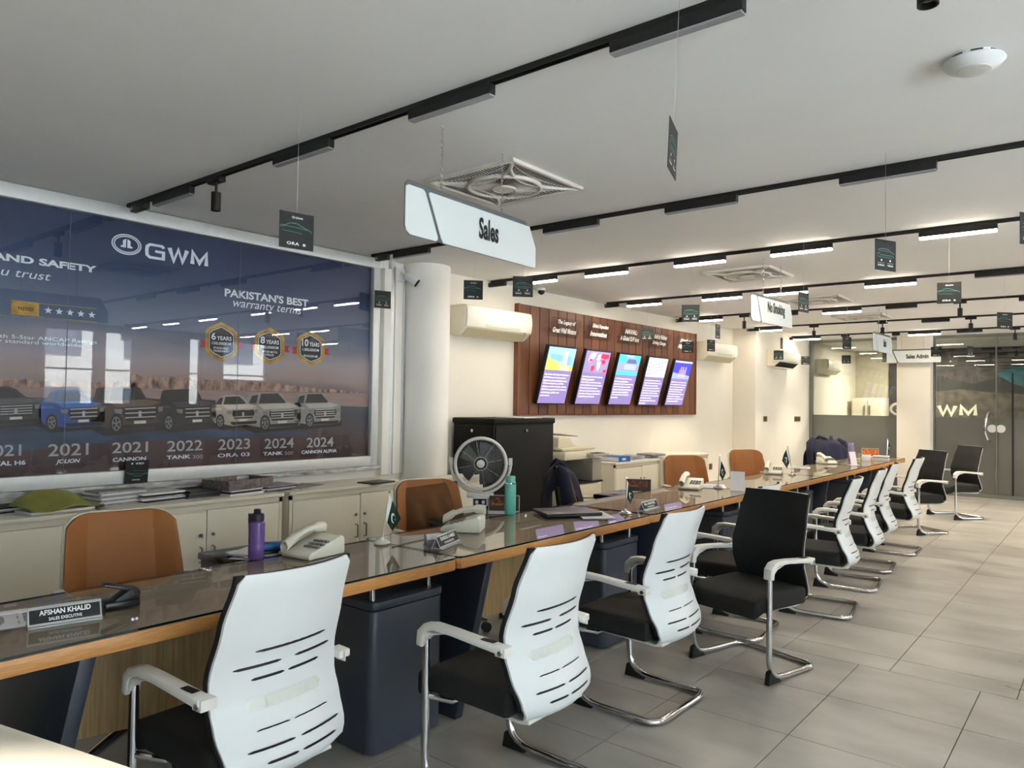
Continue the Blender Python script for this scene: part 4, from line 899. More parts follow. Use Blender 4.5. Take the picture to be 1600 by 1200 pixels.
def jacket(label, x, y, rz):
    t = thing('navy_jacket', label, 'jacket', (x, y, 0), rz, 'navy jackets hung over chair backs')
    def f(a, b):
        u = 2*b-1; s = (a-.42)*2.2; sh = 1-.16*abs(u)**3
        if s < 0: z = .965*sh+s*.50; xx = .05+.012*math.sin(u*9)+(-s)*.16
        else: z = .965*sh-s*.55; xx = -.06-.10-.03*min(1, s*4)+.012*math.sin(u*11)
        if abs(s) < .12: xx = -.06-.02-.0*s+(.13*(-s/.12) if s < 0 else -.08*(s/.12)); z += .012*(1-abs(s)/.12)
        return (xx, u*.275*(1+.08*abs(s)), z)
    MB().grid(f, 30, 22).build('body', M_navy, t, smooth=70)
    for s in (1, -1):
        mb = MB(); mb.tube([(-.08, s*.20, .93), (-.05, s*.265, .88), (-.02, s*.29, .75), (.0, s*.295, .60), (.02, s*.29, .46)], [.045, .058, .055, .05, .046], 14); mb.build('sleeve', M_navy, t, smooth=70)
    mb = MB(); mb.tube([(-.13, -.12, .93), (-.08, -.10, .985), (-.02, -.05, .955), (.03, 0, .86), (-.02, .05, .955), (-.08, .10, .985), (-.13, .12, .93)], [.012, .02, .02, .012, .02, .02, .012], 8); mb.build('collar', M_navy, t, smooth=70)
    return t
j1 = jacket('navy jacket hung over a chair beside the photocopier', -3.45, 4.95, math.radians(42)); j1.scale = (.9, .82, 1.0)
j2 = jacket('navy jacket hung over the farthest chair before the frosted glass', -3.42, 11.96, math.radians(-35)); j2.scale = (1.15, 1.1, 1.015)

# ---- pale table in the left foreground
a = onz(0, 1130, .75); b = onz(210, 1200, .75); d = (b-a).normalized(); ang = math.atan2(d.y, d.x)
t = thing('white_table', 'bright cream table corner blurred in the bottom left foreground', 'table', (a.x, a.y, 0), ang)
MB().prism(rrect(-.12, -.62, 1.0, 0, .05), (0, 0, .72), X3, Y3, Z3, .03).build('table_top', mat('bright_cream_top', (244, 238, 222), .45, var=.01), t, bevel=.004)
for x in (-.05, .92):
    for y in (-.55, -.08): MB().cyl((x, y, 0), (x, y, .72), .02, n=12).build('leg', M_chrome, t)
# ================================================================== THINGS ON THE DESKS
def onD(px, py, z=DZ): return onz(px, py, z)
def phone(label, x, y, rz, z=DZ):
    t = thing('desk_phone', label, 'phone', (x, y, z+.001), rz, 'beige desk phones')
    # local x across, y front -> back
    mb = MB(); mb.prism([(-.10, .0), (.11, .0), (.11, .07), (.09, .082), (-.09, .03), (-.105, .015)], (-.085, 0, 0), Y3, Z3, X3, .17); mb.build('base', M_offwh, t, bevel=.006)
    kp = MB(); s = (.082-.03)/.18
    for i in range(4):
        for j in range(3): kp.box(.0+.022*i-.0, -.055+.028*j, .03+(-.055+.028*j+.09)*s+.002, .016+.022*i, -.037+.028*j, .03+(-.045+.028*j+.09)*s+.008)
    kp.build('keypad', mat('phone_grey_keys', (120, 120, 116), .5, var=.05), t, bevel=.001)
    h = MB(); X = -.055
    h.grid(lambda a, b: (X+.024*math.cos(b*2*math.pi), -.115+.23*a, .062+s*.2*(a-.3)+.026*math.sin(math.pi*a)+(.015+(.010 if (a < .22 or a > .78) else 0))*math.sin(b*2*math.pi)), 14, 10)
    h.build('handset', M_offwh, t, smooth=60)
    c = []
    for i in range(60): q = i*.9; c.append((-.10-.02*math.sin(i/60*3.1)+.006*math.cos(q), -.10+.12*i/60, .012+.006*math.sin(q)))
    MB().tube(c, .0022, 5).build('coiled_cord', M_offwh, t)
    return t
def at(px, py): p = onD(px, py); return p.x, p.y
x, y = -2.74, 2.0
phone('beige phone with handset on, nearest one behind the purple bottle', x, y, math.radians(8))
phone('beige phone seen from behind before the second tan chair', -2.70, 2.92, math.radians(-58))
phone('beige phone between calendar and flag on the third desk', -2.70, 5.66, math.radians(14))
phone('beige phone on the fourth desk, before the farthest plain tan chair', -2.70, 7.55, math.radians(14))
phone('small far beige phone on the fifth desk before the navy jacket', -2.72, 9.42, math.radians(40))
# flags
M_fw = mat('flag_white', (228, 230, 228), .8, var=.03); M_fg = mat('flag_green', (12, 46, 34), .8, var=.15)
def flag(label, x, y, rz, lean=(.0, .03), metal=True, hgt=.27, drop=0):
    t = thing('desk_flag', label, 'flag', (x, y, DZ+.001), rz, 'small national flags on the desks')
    MB().lathe([(.036, 0), (.04, .006), (.03, .014), (.012, .02), (.008, .032)], n=24).build('base', M_chrome if metal else M_offwh, t, smooth=40)
    tx, tz = lean[0], hgt
    MB().tube([(0, 0, .02), (tx, 0, tz)], .0028, 8).build('pole', M_chrome if metal else M_offwh, t)
    MB().lathe([(.001, .008), (.005, .004), (.005, -.004), (.001, -.008)], (tx, 0, tz), 10).build('finial', M_chrome, t)
    A = Vector((tx, 0, tz-.01)); Bq = Vector((tx*.45, 0, tz*.47)); C = Vector((tx*.45+.035, .012, tz*.10+.03)); D = Vector((tx+.058, .01, tz*.47)) 
    def f(a, b):  # a along fly, b down the hoist
        p = A.lerp(Bq, b); q = D.lerp(C, b); r = p.lerp(q, a); r.y += .012*math.sin(a*8)*a; return r
    mb = MB(); nu = nv = 12
    P = [[f(i/nu, j/nv) for j in range(nv+1)] for i in range(nu+1)]
    for i in range(nu):
        for j in range(nv): mb.add([P[i][j], P[i+1][j], P[i+1][j+1], P[i][j+1]], [(0, 1, 2, 3)], 0 if i < 3 else 1)
    cl = mb.build('cloth', [M_fw, M_fg], t, smooth=60, weld=True)
    mb = MB(); n = 16
    for sy in (-1, 1):
        pt = lambda a, b: f(a, b)+Vector((0, sy*.0012, 0))
        out = [(.62+.2*math.cos(q), .5+.2*math.sin(q)) for q in [math.pi*(.25+1.5*k/n) for k in range(n+1)]]; inn = [(.68+.15*math.cos(q), .47+.15*math.sin(q)) for q in [math.pi*(.25+1.5*k/n) for k in range(n+1)]]
        for k in range(n): mb.add([pt(*out[k]), pt(*out[k+1]), pt(*inn[k+1]), pt(*inn[k])], [(0, 1, 2, 3)])
        mb.add([pt(.76+.05*math.sin(k*math.pi/5)*(1 if k % 2 == 0 else .4), .42+.05*math.cos(k*math.pi/5)*(1 if k % 2 == 0 else .4)) for k in range(10)], [tuple(range(10))])
    mb.build('crescent_and_star', M_fw, cl, smooth=0, recalc=False)
    return t
vr = math.radians(52)
x, y = at(597, 850); flag('flag with cream plastic base, nearest one beside the beige phone', x, y, math.radians(50), (.03, 0), False, .245)
x, y = at(977, 803); flag('flag on a chrome base beside the laptop', x, y, math.radians(50), (.006, 0), True, .225)
x, y = at(1122, 763); flag('flag on a chrome base between the phone and the blank white stand', x, y, math.radians(35), (.01, 0), True, .27)
x, y = at(1238, 742); flag('leaning flag on a chrome base on the fourth desk', x, y, math.radians(215), (.05, 0), True, .30)
x, y = -2.40, 11.0; flag('far flag at the end of the desk row', x, y, math.radians(40), (.01, 0), True, .27)
# name plates
def plate(label, pl, pr, h, lines, depth=.045):
    a = onD(*pl); b = onD(*pr); u = (b-a); L = u.length; rz = math.atan2(u.y, u.x)
    t = thing('name_plate', label, 'name plate', (a.x, a.y, DZ+.001), rz, 'desk name plates')
    V = Vector((0, .42, .9)).normalized(); N = Vector((0, -.9, .42)).normalized()
    mb = MB(); mb.prism([(0, 0), (L, 0), (L, h), (0, h)], (0, 0, .004), X3, V, N, .003); mb.build('clear_holder', mat('acrylic_edge', (190, 192, 190), .15, var=.02), t)
    MB().box(0, -.012, 0, L, depth, .004).build('foot', mat('acrylic_edge', (0, 0, 0)), t)
    back = MB(); back.prism([(0, 0), (L, 0), (L, h), (0, h)], (0, h*.42*1.6, .003), X3, Vector((0, -.42, .9)).normalized(), Vector((0, .9, .42)), .003); back.build('rear_face', mat('acrylic_edge', (0, 0, 0)), t)
    O1 = Vector((0, 0, .004))+N*.0035
    mb = MB(); mb.flat([(.004, .006), (L-.004, .006), (L-.004, h-.004), (.004, h-.004)], O1, X3, V); mb.build('black_insert', M_ink, t, recalc=False)
    mb = MB(); O2 = O1+N*.0006
    mb.text(lines[0], O2+X3*L/2+V*h*.5, X3, V, h*.28, L*.70, 0, .03, align='c'); mb.text(lines[1], O2+X3*L/2+V*h*.2, X3, V, h*.17, L*.45, 0, .02, align='c')
    mb.build('lettering', M_inkw, t, smooth=0, recalc=False); return t
plate('black name plate AFSHAN KHALID at the front of the nearest desk', (43, 984), (159, 966), .056, ('AFSHAN KHALID', 'SALES EXECUTIVE'))
plate('tilted dark name plate beside the card holder, before the rear-facing phone', (687, 859), (718, 846), .06, ('SUNDUS AHMED', 'SR. SALES EXECUTIVE'))
plate('dark name plate on a cream holder between laptop desk flag and calendar', (1006, 799), (1029, 793), .056, ('M.A. ANAS NIAZ', 'SR. SALES EXECUTIVE'))
# clear card holder
x, y = at(679, 852); t = thing('card_holder', 'clear card holder with business cards next to the tilted name plate', 'card holder', (x, y, DZ+.001), math.radians(70))
MB().box(-.045, -.02, 0, .045, .03, .004).box(-.045, -.02, 0, .045, -.017, .03).box(-.045, .02, 0, .045, .023, .05).build('holder', mat('smoky_acrylic', (150, 146, 152), .12, var=.05), t)
MB().prism([(0, 0), (.08, 0), (.08, .048), (0, .048)], (-.04, -.012, .006), X3, Vector((0, .35, .94)), Y3, .014).build('cards', M_paper, t)
# hole punch
x, y = at(184, 948); t = thing('hole_punch', 'black metal hole punch with raised lever, right of the nearest name plate', 'hole punch', (x, y+.01, DZ+.001), math.radians(82))
MB().box(-.055, -.035, 0, .05, .04, .022).build('base', mat('punch_black', (20, 22, 26), .3, var=.08), t, bevel=.005)
MB().prism([(.05, .02), (.05, .05), (.02, .055), (-.02, .03), (-.03, .02)], (0, -.028, 0), X3, Z3, Y3, .056).build('bracket', M_black, t, bevel=.003)
MB().prism([(.055, .035), (.045, .055), (-.055, .082), (-.06, .074)], (0, -.024, 0), X3, Z3, Y3, .048).build('lever', mat('punch_black', (0, 0, 0)), t, bevel=.003)
mb = MB(); [mb.cyl((xx, -.0285, .04), (xx, -.031, .04), .005, n=10) for xx in (.028, .04)]; mb.build('rivet', M_chrome, t)
# papers under the name plate
x, y = at(52, 957); t = thing('printed_sheets', 'white sheets with a car picture price list under the nearest name plate', 'papers', (-2.60, .83, DZ+.001), math.radians(-14))
MB().prism([(-.105, -.17), (.105, -.15), (.10, .17), (-.11, .15)], (0, 0, 0), X3, Y3, Z3, .0015).build('sheet', M_paper, t)
mb = MB()
for i in range(4):
    yy = -.12+.07*i; mb.flat([(-.06, yy), (-.03, yy+.012), (.03, yy+.012), (.06, yy), (.05, yy-.010), (-.05, yy-.010)], (0, 0, .002), X3, Y3)
    for k in range(3): mb.flat([(-.09+.06*k, yy-.022), (-.05+.06*k, yy-.022), (-.05+.06*k, yy-.026), (-.09+.06*k, yy-.026)], (0, 0, .002), X3, Y3)
mb.build('printed_pictures', M_paperg, t, recalc=False)
MB().box(-.09, -.05, .002, -.06, .10, .006).build('white_strip', M_paper, t)
# bottles
M_pur = mat('purple_translucent', (122, 92, 168), .2, trans=.35, var=.04); M_purd = mat('dark_purple_cap', (28, 18, 40), .4, var=.1)
x, y = at(398, 873); t = thing('purple_bottle', 'translucent purple sports bottle with dark flip cap on the nearest desk', 'bottle', (x+.01, y, DZ+.001), .5)
MB().lathe([(.028, 0), (.033, .006), (.0335, .055), (.0325, .062), (.0335, .07), (.034, .15), (.0335, .155), (.026, .162)], n=28).build('body', M_pur, t, smooth=40)
MB().lathe([(.027, .16), (.030, .163), (.030, .188), (.026, .192)], n=24).build('cap', M_purd, t, smooth=40)
MB().box(-.012, -.010, .19, .014, .012, .212).build('spout_cover', M_purd, t, bevel=.005); MB().tube([(-.02, 0, .185), (-.036, 0, .19), (-.036, 0, .15), (-.034, 0, .11)], .004, 6).build('carry_strap', M_purd, t)
x, y = at(795, 803); M_mint = mat('mint_enamel', (98, 186, 166), .35, var=.03)
t = thing('mint_bottle', 'mint green insulated bottle with steel neck ring beside the laptop', 'bottle', (x+.01, y, DZ+.001))
MB().lathe([(.032, 0), (.0345, .004), (.0345, .175), (.031, .183)], n=28).build('body', M_mint, t, smooth=40)
MB().lathe([(.030, .182), (.033, .184), (.033, .193), (.030, .195)], n=24).build('neck_ring', M_chrome, t, smooth=40); MB().lathe([(.0295, .194), (.030, .226), (.027, .231)], n=24).build('cap', M_mint, t, smooth=40)
MB().tube([(.03, 0, .188), (.045, 0, .186), (.045, 0, .178), (.034, 0, .176)], .002, 6).build('carry_loop', M_chrome, t)
t = thing('clear_bottle', 'clear lilac water bottle on the far desk behind the small stand', 'bottle', (-2.62, 10.1, DZ+.001)); M_lil = mat('lilac_plastic', (150, 130, 170), .2, trans=.4, var=.03)
MB().lathe([(.034, 0), (.037, .006), (.037, .17), (.026, .195)], n=24).build('body', M_lil, t, smooth=40); MB().lathe([(.028, .195), (.028, .228), (.024, .232)], n=20).build('cap', mat('lilac_cap', (150, 128, 200), .4, var=.03), t, smooth=40)
# laptop
t = thing('laptop', 'closed dark grey laptop lying on the second desk', 'laptop', (-2.62, 3.78, DZ+.001), math.radians(57))
MB().box(-.18, -.125, .003, .18, .125, .016).build('base', M_black, t, bevel=.004)
lp = MB().box(-.18, -.125, .0165, .18, .125, .024).build('lid', mat('graphite_lid', (62, 58, 64), .35, metal=.3, var=.04), t, bevel=.003)
MB().cyl((0, 0, .024), (0, 0, .0245), .010, n=16).build('emblem', mat('dim_emblem', (20, 20, 24), .3, var=.05), lp)
# desk calendars
def calendar(label, x, y, rz, z, w_=.20, h=.12, cols=((58, 34, 30), (150, 70, 34), (206, 160, 50))):
    t = thing('desk_calendar', label, 'calendar', (x, y, z), rz, 'tent calendars')
    V = Vector((0, .28, .96)).normalized(); N = Vector((0, -.96, .28)).normalized()
    mb = MB(); mb.prism([(0, 0), (w_, 0), (w_, h), (0, h)], (-w_/2, -.03, 0), X3, V, N, .002); mb.prism([(0, 0), (w_, 0), (w_, h), (0, h)], (-w_/2, .045, 0), X3, Vector((0, -.33, .96)).normalized(), N, .002); mb.box(-w_/2, -.03, 0, w_/2, .045, .002); mb.build('stand', M_paper, t)
    O1 = Vector((-w_/2, -.03, 0))+N*.003; mb = MB(); mb.flat([(.004, .02), (w_-.004, .02), (w_-.004, h-.004), (.004, h-.004)], O1, X3, V, 0)
    r = random.Random(5)
    for i in range(26):
        cx, cz = r.uniform(.02, w_-.03), r.uniform(.05, h-.02); s = r.uniform(.004, .014); mb.flat([(cx-s, cz-s*.6), (cx+s, cz-s*.5), (cx+s*.6, cz+s), (cx-s*.4, cz+s*.8)], O1+N*.0005, X3, V, 1)
    mb.build('picture', [mat('calendar_dark%d' % cols[0][0], cols[0], .5, var=.3, scale=60), mat('calendar_orange%d' % cols[1][0], cols[1], .5, var=.3, scale=90)], t, smooth=0, recalc=False)
    mb = MB(); mb.text('of Lahore', O1+N*.001+X3*.02+V*.055, X3, V, .016, .07, 0, .02); mb.build('lettering', mat('calendar_yellow', cols[2], .5, var=.05), t, smooth=0, recalc=False)
    mb = MB(); zt = h*.96
    for i in range(18): mb.tube([(-w_/2+.01+i*(w_-.02)/17, .005+.006*math.cos(a), zt+.006*math.sin(a)) for a in [k*math.pi/3 for k in range(6)]], .0008, 4, closed=True)
    mb.build('wire_binding', M_handle, t)
calendar('tent calendar behind the mint bottle', -3.06, 3.70, math.radians(38), .736)
calendar('dark tent calendar with yellow lettering before the third tan chair', -2.98, 5.30, math.radians(28), .736, .2, .12)
calendar('bright orange tent calendar at the end of the desk row', -2.62, 11.05, math.radians(20), DZ+.001, .21, .13, ((200, 96, 30), (240, 150, 50), (250, 214, 60)))
# stapler, papers on the first pedestal
t = thing('blue_stapler', 'blue and black stapler behind the purple bottle', 'stapler', (-2.92, 1.93, .765), math.radians(80))
MB().box(-.07, -.016, 0, .07, .016, .012).build('base', M_black, t, bevel=.003); MB().prism([(-.075, .03), (-.07, .016), (.06, .014), (.07, .03), (.05, .044), (-.05, .05)], (0, -.018, 0), X3, Z3, Y3, .036).build('top_arm', mat('bright_blue_plastic', (12, 104, 176), .35, var=.04), t, bevel=.006)
t = thing('paper_pile', 'untidy printed sheets under the blue stapler', 'papers', (-3.05, 1.97, .736), .3)
for i in range(5): mb = MB(); mb.X = Matrix.Translation((0, 0, i*.005)) @ Matrix.Rotation(rnd.uniform(-.3, .3), 4, 'Z'); mb.box(-.105, -.148, 0, .105, .148, .0045); mb.build('sheet', [M_paper, M_paperg][i % 2], t)
# loose papers by the third and fourth phones
for lab, px, py, a in (('loose printed sheets between the third desk phone and its flag', 1113, 760, .5), ('loose sheets behind the leaning flag', 1250, 731, .3), ('white sheet lying between the laptop and its flag', 925, 805, .9)):
    x, y = at(px, py); t = thing('paper_sheets', lab, 'papers', (x, y, DZ+.001), a); MB().prism([(-.1, -.14), (.1, -.15), (.11, .14), (-.09, .15)], (0, 0, 0), X3, Y3, Z3, .003).build('sheet', M_paper, t)
    mb = MB(); [mb.flat([(-.08, -.1+.03*k), (.08, -.1+.03*k), (.08, -.09+.03*k), (-.08, -.09+.03*k)], (0, 0, .0036), X3, Y3) for k in range(6)]; mb.build('print', M_paperg, t, recalc=False)
t = thing('marker_pen', 'short black pen cap on the desk left of the second flag', 'pen', (*at(944, 798), DZ+.005), .6); MB().cyl((-.03, 0, 0), (.03, 0, 0), .005, n=8).build('barrel', M_black, t); MB().cyl((-.03, 0, 0), (-.036, 0, 0), .003, n=8).build('tip', M_black, t)
# blank white stands (their printed code is left out)
x, y = at(1152, 767); t = thing('white_table_stand', 'upright blank white stand behind the turned-round chair', 'stand', (x, y, DZ+.001), math.radians(14))
MB().prism([(-.055, 0), (.055, 0), (.055, .15), (-.055, .15)], (0, 0, .004), X3, Vector((0, .12, .99)), Y3, .003).build('face', M_paper, t); MB().box(-.055, -.012, 0, .055, .045, .004).build('foot', M_offwh, t)
x, y = at(1335, 727); t = thing('white_table_stand', 'small leaning white stand on the fifth desk', 'stand', (x, y, DZ+.001), math.radians(48))
MB().prism([(-.04, 0), (.04, 0), (.04, .16), (-.04, .16)], (0, 0, .004), X3, Vector((0, .3, .95)), Y3, .003).build('face', mat('lilac_paper', (214, 206, 222), .6, var=.1, scale=40), t); MB().box(-.06, -.02, 0, .06, .06, .004).build('foot', M_paper, t)
# glass and white boxes on the far desk
t = thing('drinking_glass', 'clear drinking glass beside the far orange calendar', 'glass', (-2.62, 10.42, DZ+.001)); MB().lathe([(.027, 0), (.032, .09), (.030, .09), (.025, .006)], n=20).build('wall', mat('tumbler', (206, 208, 190), .1, trans=.6, var=.02), t, smooth=40); MB().lathe([(.001, .006), (.028, .006), (.0285, .035), (.001, .035)], n=20).build('drink', mat('pale_drink', (220, 214, 160), .3, var=.03), t)
t = thing('tissue_box', 'small white box in front of the orange calendar', 'box', (-2.50, 10.35, DZ+.001), .2); MB().box(-.05, -.04, 0, .05, .04, .075).build('carton', M_paper, t, bevel=.003); MB().box(-.03, -.008, .0752, .03, .008, .076).build('slot', M_dark, t)
t = thing('book_pile', 'short pile of pale booklets before the far flag', 'books', (-2.42, 10.75, DZ+.001), .15)
for i in range(3): MB().box(-.1+.006*i, -.07, .017*i, .1, .07, .017*i+.015).build('booklet', [M_paper, M_paperg, M_offwh][i], t, bevel=.001)
# cable on the first desks
c = [at(612, 856), at(640, 849), at(668, 843), at(690, 836), at(712, 832)]
t = tag(MB().tube([(x, y, DZ+.003) for x, y in c], .0022, 6).build('phone_cable', M_black), 'thin dark cable running over the glass from the first flag to the rear-facing phone', 'cable')

# ================================================================== PEDESTAL FAN
fp = Vector((-3.98, 4.51, 0)); t = thing('pedestal_fan', 'white round pedestal fan standing before the black rack', 'fan', fp, math.radians(-50))
R = .205; Zc = ony(749, 724, 4.51).z
def rg(r, th, x, mb, n=40): mb.tube([(x, r*math.cos(k*2*math.pi/n), Zc+r*math.sin(k*2*math.pi/n)) for k in range(n)], th, 8, closed=True)
mb = MB(); rg(R, .014, .03, mb); mb.build('outer_ring', M_arm, t, smooth=60)
mb = MB(); mb.lathe([(R-.008, 0), (R-.008, .05)], (-.03, 0, Zc), 40, ax='x', caps=False); mb.build('cage_wall', mat('dark_fan_cage', (30, 30, 32), .6, var=.1), t, smooth=40)
mb = MB()
for k in range(72): a = k*2*math.pi/72; mb.tube([(.045-.02*f*f, (.05+(R-.06)*f)*math.cos(a+.25*(1-f)), Zc+(.05+(R-.06)*f)*math.sin(a+.25*(1-f))) for f in (0, .33, .66, 1)], .0015, 3)
mb.build('front_grille', mat('fan_wire', (150, 150, 152), .5, metal=.3, var=.05), t)
mb = MB()
for k in range(8): a = k*2*math.pi/8+.2; mb.tube([(.046, .05*math.cos(a), Zc+.05*math.sin(a)), (.03, (R-.01)*math.cos(a), Zc+(R-.01)*math.sin(a))], .0028, 5)
rg(.052, .006, .045, mb, 24); mb.build('grille_spokes', mat('fan_spoke', (150, 150, 150), .5, var=.05), t)
MB().lathe([(.034, 0), (.03, .012), (.001, .016)], (.045, 0, Zc), 24, ax='x').build('hub_cap', M_arm, t, smooth=40)
for k in range(5):
    a0 = k*2*math.pi/5; mb = MB(); mb.grid(lambda a, b: (.0+.02*(b-.5), (.03+.14*a)*math.cos(a0+(b-.5)*.9*(1-.2*a)), Zc+(.03+.14*a)*math.sin(a0+(b-.5)*.9*(1-.2*a))), 4, 5, th=(.002, 0, 0)); mb.build('blade', mat('fan_blade_grey', (52, 52, 56), .4, var=.05), t, smooth=50)
mb = MB(); n = 22; P = [(.0, (R+.035)*math.cos(a), Zc+(R+.035)*math.sin(a)) for a in [math.radians(176+188*k/n) for k in range(n+1)]]
mb.tube(P, [.013]*len(P), 8); mb.box(-.014, -R-.05, Zc-.01, .014, -R-.02, Zc+.045).box(-.014, R+.02, Zc-.01, .014, R+.05, Zc+.045); mb.build('yoke', M_arm, t, smooth=50)
MB().box(-.04, -.11, Zc-R-.07, .03, .11, Zc-R-.03).build('neck', M_arm, t, bevel=.012)
MB().box(-.04, -.06, Zc-R-.135, .035, .06, Zc-R-.06).build('control_box', M_arm, t, bevel=.008)
MB().box(.034, -.052, Zc-R-.125, .038, .052, Zc-R-.075).build('control_panel', mat('fan_navy_panel', (24, 26, 62), .3, var=.05), t)
for y in (-.026, .026): MB().cyl((.037, y, Zc-R-.1), (.055, y, Zc-R-.1), .014, n=16).build('knob', M_arm, t)
MB().cyl((0, 0, .03), (0, 0, Zc-R-.12), .017, n=16).build('pole', M_offwh, t); MB().lathe([(.19, 0), (.19, .02), (.06, .035), (.025, .06)], n=32).build('base', M_offwh, t, smooth=40)
# ================================================================== CEILING: tracks and lamps
TY = [2.14, 4.15, 5.77, 7.80, 9.72, 11.5, 13.3]
TX0 = [-4.96, -4.93, -4.98, -4.85, -4.83, -4.42, -4.44]
ordn = ['nearest ceiling track, running over the left wall banner', 'second ceiling track from the camera, starting over the trunking', 'third ceiling track, first with lit tubes', 'fourth ceiling track, starting over the plank panel', 'fifth ceiling track with the no smoking sign before it', 'sixth ceiling track with three small spotlights', 'farthest ceiling track, just before the glass partition']
def tx(px, Y, y=450): return ony(px, y, Y).x
for i, Y in enumerate(TY):
    t = thing('light_track', ordn[i], 'light track', (TX0[i], Y, CZ), 0, 'black ceiling light tracks'); L = 3.3-TX0[i]
    MB().box(0, -.017, -.008, L, .017, 0).box(0, -.017, -.022, L, -.012, -.006).box(0, .012, -.022, L, .017, -.006).build('rail', M_track, t)
    MB().box(0, -.019, -.024, .04, .019, 0).box(L-.03, -.019, -.024, L, .019, 0).build('end_cap', M_track, t)
def driver(i, a, b, lab):
    x0, x1 = tx(a, TY[i]), tx(b, TY[i]); t = thing('track_driver', lab, 'power box', (x0, TY[i], CZ-.022), 0)
    MB().box(0, -.02, -.042, x1-x0, .02, 0).build('housing', M_track, t, bevel=.003); MB().box(.01, -.0205, -.03, .03, -.0195, -.012).build('label_plate', M_tubeoff, t)
driver(0, 205, 226, 'black power box where the nearest track meets the banner wall'); driver(1, 588, 606, 'black power box at the wall end of the second track'); driver(2, 759, 790, 'black power box left of the third track above the first air conditioner'); driver(3, 946, 967, 'black power box at the wall end of the fourth track'); driver(4, 1057, 1070, 'black power box at the wall end of the fifth track'); driver(5, 1168, 1186, 'black power box at the wall end of the sixth track'); driver(6, 1222, 1239, 'black power box at the wall end of the farthest track')
def linear(i, x0, x1, lit, lab, H=.052):
    Lh = x1-x0; t = thing('linear_light', lab, 'ceiling light', (x0, TY[i], CZ-.022), 0, 'lit linear track lights' if lit else 'unlit linear track lights')
    MB().box(0, -.017, -H+.012, Lh, .017, 0).build('housing', M_track, t, bevel=.0015, seg=1)
    if lit:
        MB().box(.004, -.0165, -H-.002, Lh-.004, .0165, -H+.013).build('diffuser', M_tubes, t)
        MB().flat([(.006, -.015), (Lh-.006, -.015), (Lh-.006, .015), (.006, .015)], (0, 0, -H-.0026), X3, Y3).build('glowing_face', M_tube, t, recalc=False)
    else: MB().box(.003, -.0155, -H+.005, Lh-.003, .0155, -H+.013).build('diffuser', M_tubeoff, t)
pos = ['nearest the wall', 'second from the wall', 'third from the wall', 'fourth from the wall', 'fifth from the wall']
nm = ['nearest', 'second', 'third', 'fourth', 'fifth', 'sixth', 'farthest']
for i, ls, lit in ((0, [(242, 300), (430, 518), (642, 770), (956, 1163)], 0), (1, [(616, 671), (850, 935), (1040, 1152), (1312, 1464)], 0), (2, [(829, 869), (914, 980), (1053, 1133), (1204, 1300), (1436, 1559)], 1), (3, [(980, 1033), (1097, 1159), (1193, 1262), (1351, 1432)], 1), (4, [(1093, 1129), (1285, 1346)], 1), (5, [(1188, 1222)], 1), (6, [(1240, 1282), (1419, 1470)], 1)):
    for k, (a, b) in enumerate(ls):
        y = 150 if i == 0 else 320 if i == 1 else 470
        linear(i, ony(a, 490 if i > 1 else (325-.34*(a-205) if i == 0 else 403-.178*(a-585)), TY[i]).x, ony(b, 490 if i > 1 else (325-.34*(b-205) if i == 0 else 403-.178*(b-585)), TY[i]).x, lit, '%s linear light on the %s track, %s' % ('lit' if lit else 'unlit', nm[i], pos[k]))
for i, ls in ((3, [(1523, 1612)]), (4, [(1228, 1247), (1384, 1433), (1592, 1640)]), (5, [(1440, 1484)]), (6, [(1394, 1406), (1495, 1535)])):
    for k, (a, b) in enumerate(ls): linear(i, tx(a, TY[i]), tx(b, TY[i]), 0, 'unlit black linear light on the %s track, %s' % (nm[i], ['left one', 'middle one', 'right one'][k] if len(ls) > 1 else 'the only unlit one'))
# tracks carry on out of frame; unseen lit tubes added there to light the room
for i in (2, 3, 4, 5, 6):
    for x in (.35, 1.5, 2.6): linear(i, x, x+.5, 1, 'lit linear light %s on the %s track, added to light the room' % ({.35: 'nearest the aisle', 1.5: 'midway', 2.6: 'by the windows'}[x], nm[i]))
M_bulb = emis('spot_lens', (255, 236, 205), 6.0)
def spot(i, px, lab, on=False, py=480):
    Y = TY[i]; x = ony(px, py, Y).x; t = thing('track_spotlight', lab, 'spotlight', (x, Y, CZ-.022), 0, 'small black track spotlights')
    MB().box(-.065, -.02, -.03, .065, .02, 0).build('adapter', M_track, t, bevel=.003); MB().cyl((0, 0, -.028), (0, 0, -.085), .008, n=10).build('stem', M_track, t)
    MB().lathe([(.008, -.08), (.026, -.082), (.026, -.185), (.022, -.185), (.021, -.165), (.001, -.164)], n=20).build('barrel', M_track, t, smooth=40)
    MB().lathe([(.001, -.168), (.020, -.168), (.020, -.166), (.001, -.166)], n=16).build('lens', M_bulb if on else M_tubeoff, t)
    if on:
        l = bpy.data.lights.new('spot_beam', 'SPOT'); l.energy = SPOT_W; l.color = (1, .86, .66); l.spot_size = math.radians(95); l.spot_blend = .6; l.shadow_soft_size = .03
        lo = bpy.data.objects.new('spot_beam', l); SC.collection.objects.link(lo); lo.parent = t; lo.location = (0, 0, -.19)
SPOT_W = 80
spot(0, 338, 'black spotlight on the nearest track above the banner', py=290); spot(0, 1450, 'black spotlight cut by the top edge of the frame', py=5)
spot(4, 1163, 'black spotlight on the fifth track left of the no smoking sign', True); spot(4, 1500, 'black spotlight on the fifth track at the right', True)
spot(5, 1272, 'black spotlight on the sixth track above the glass partition edge', True); spot(5, 1379, 'black spotlight right above the small far sales sign', True); spot(5, 1517, 'black spotlight on the sixth track at the right', True)
spot(6, 1321, 'black spotlight on the farthest track behind hanging cards', True); spot(6, 1586, 'black spotlight on the farthest track at the right edge', True)
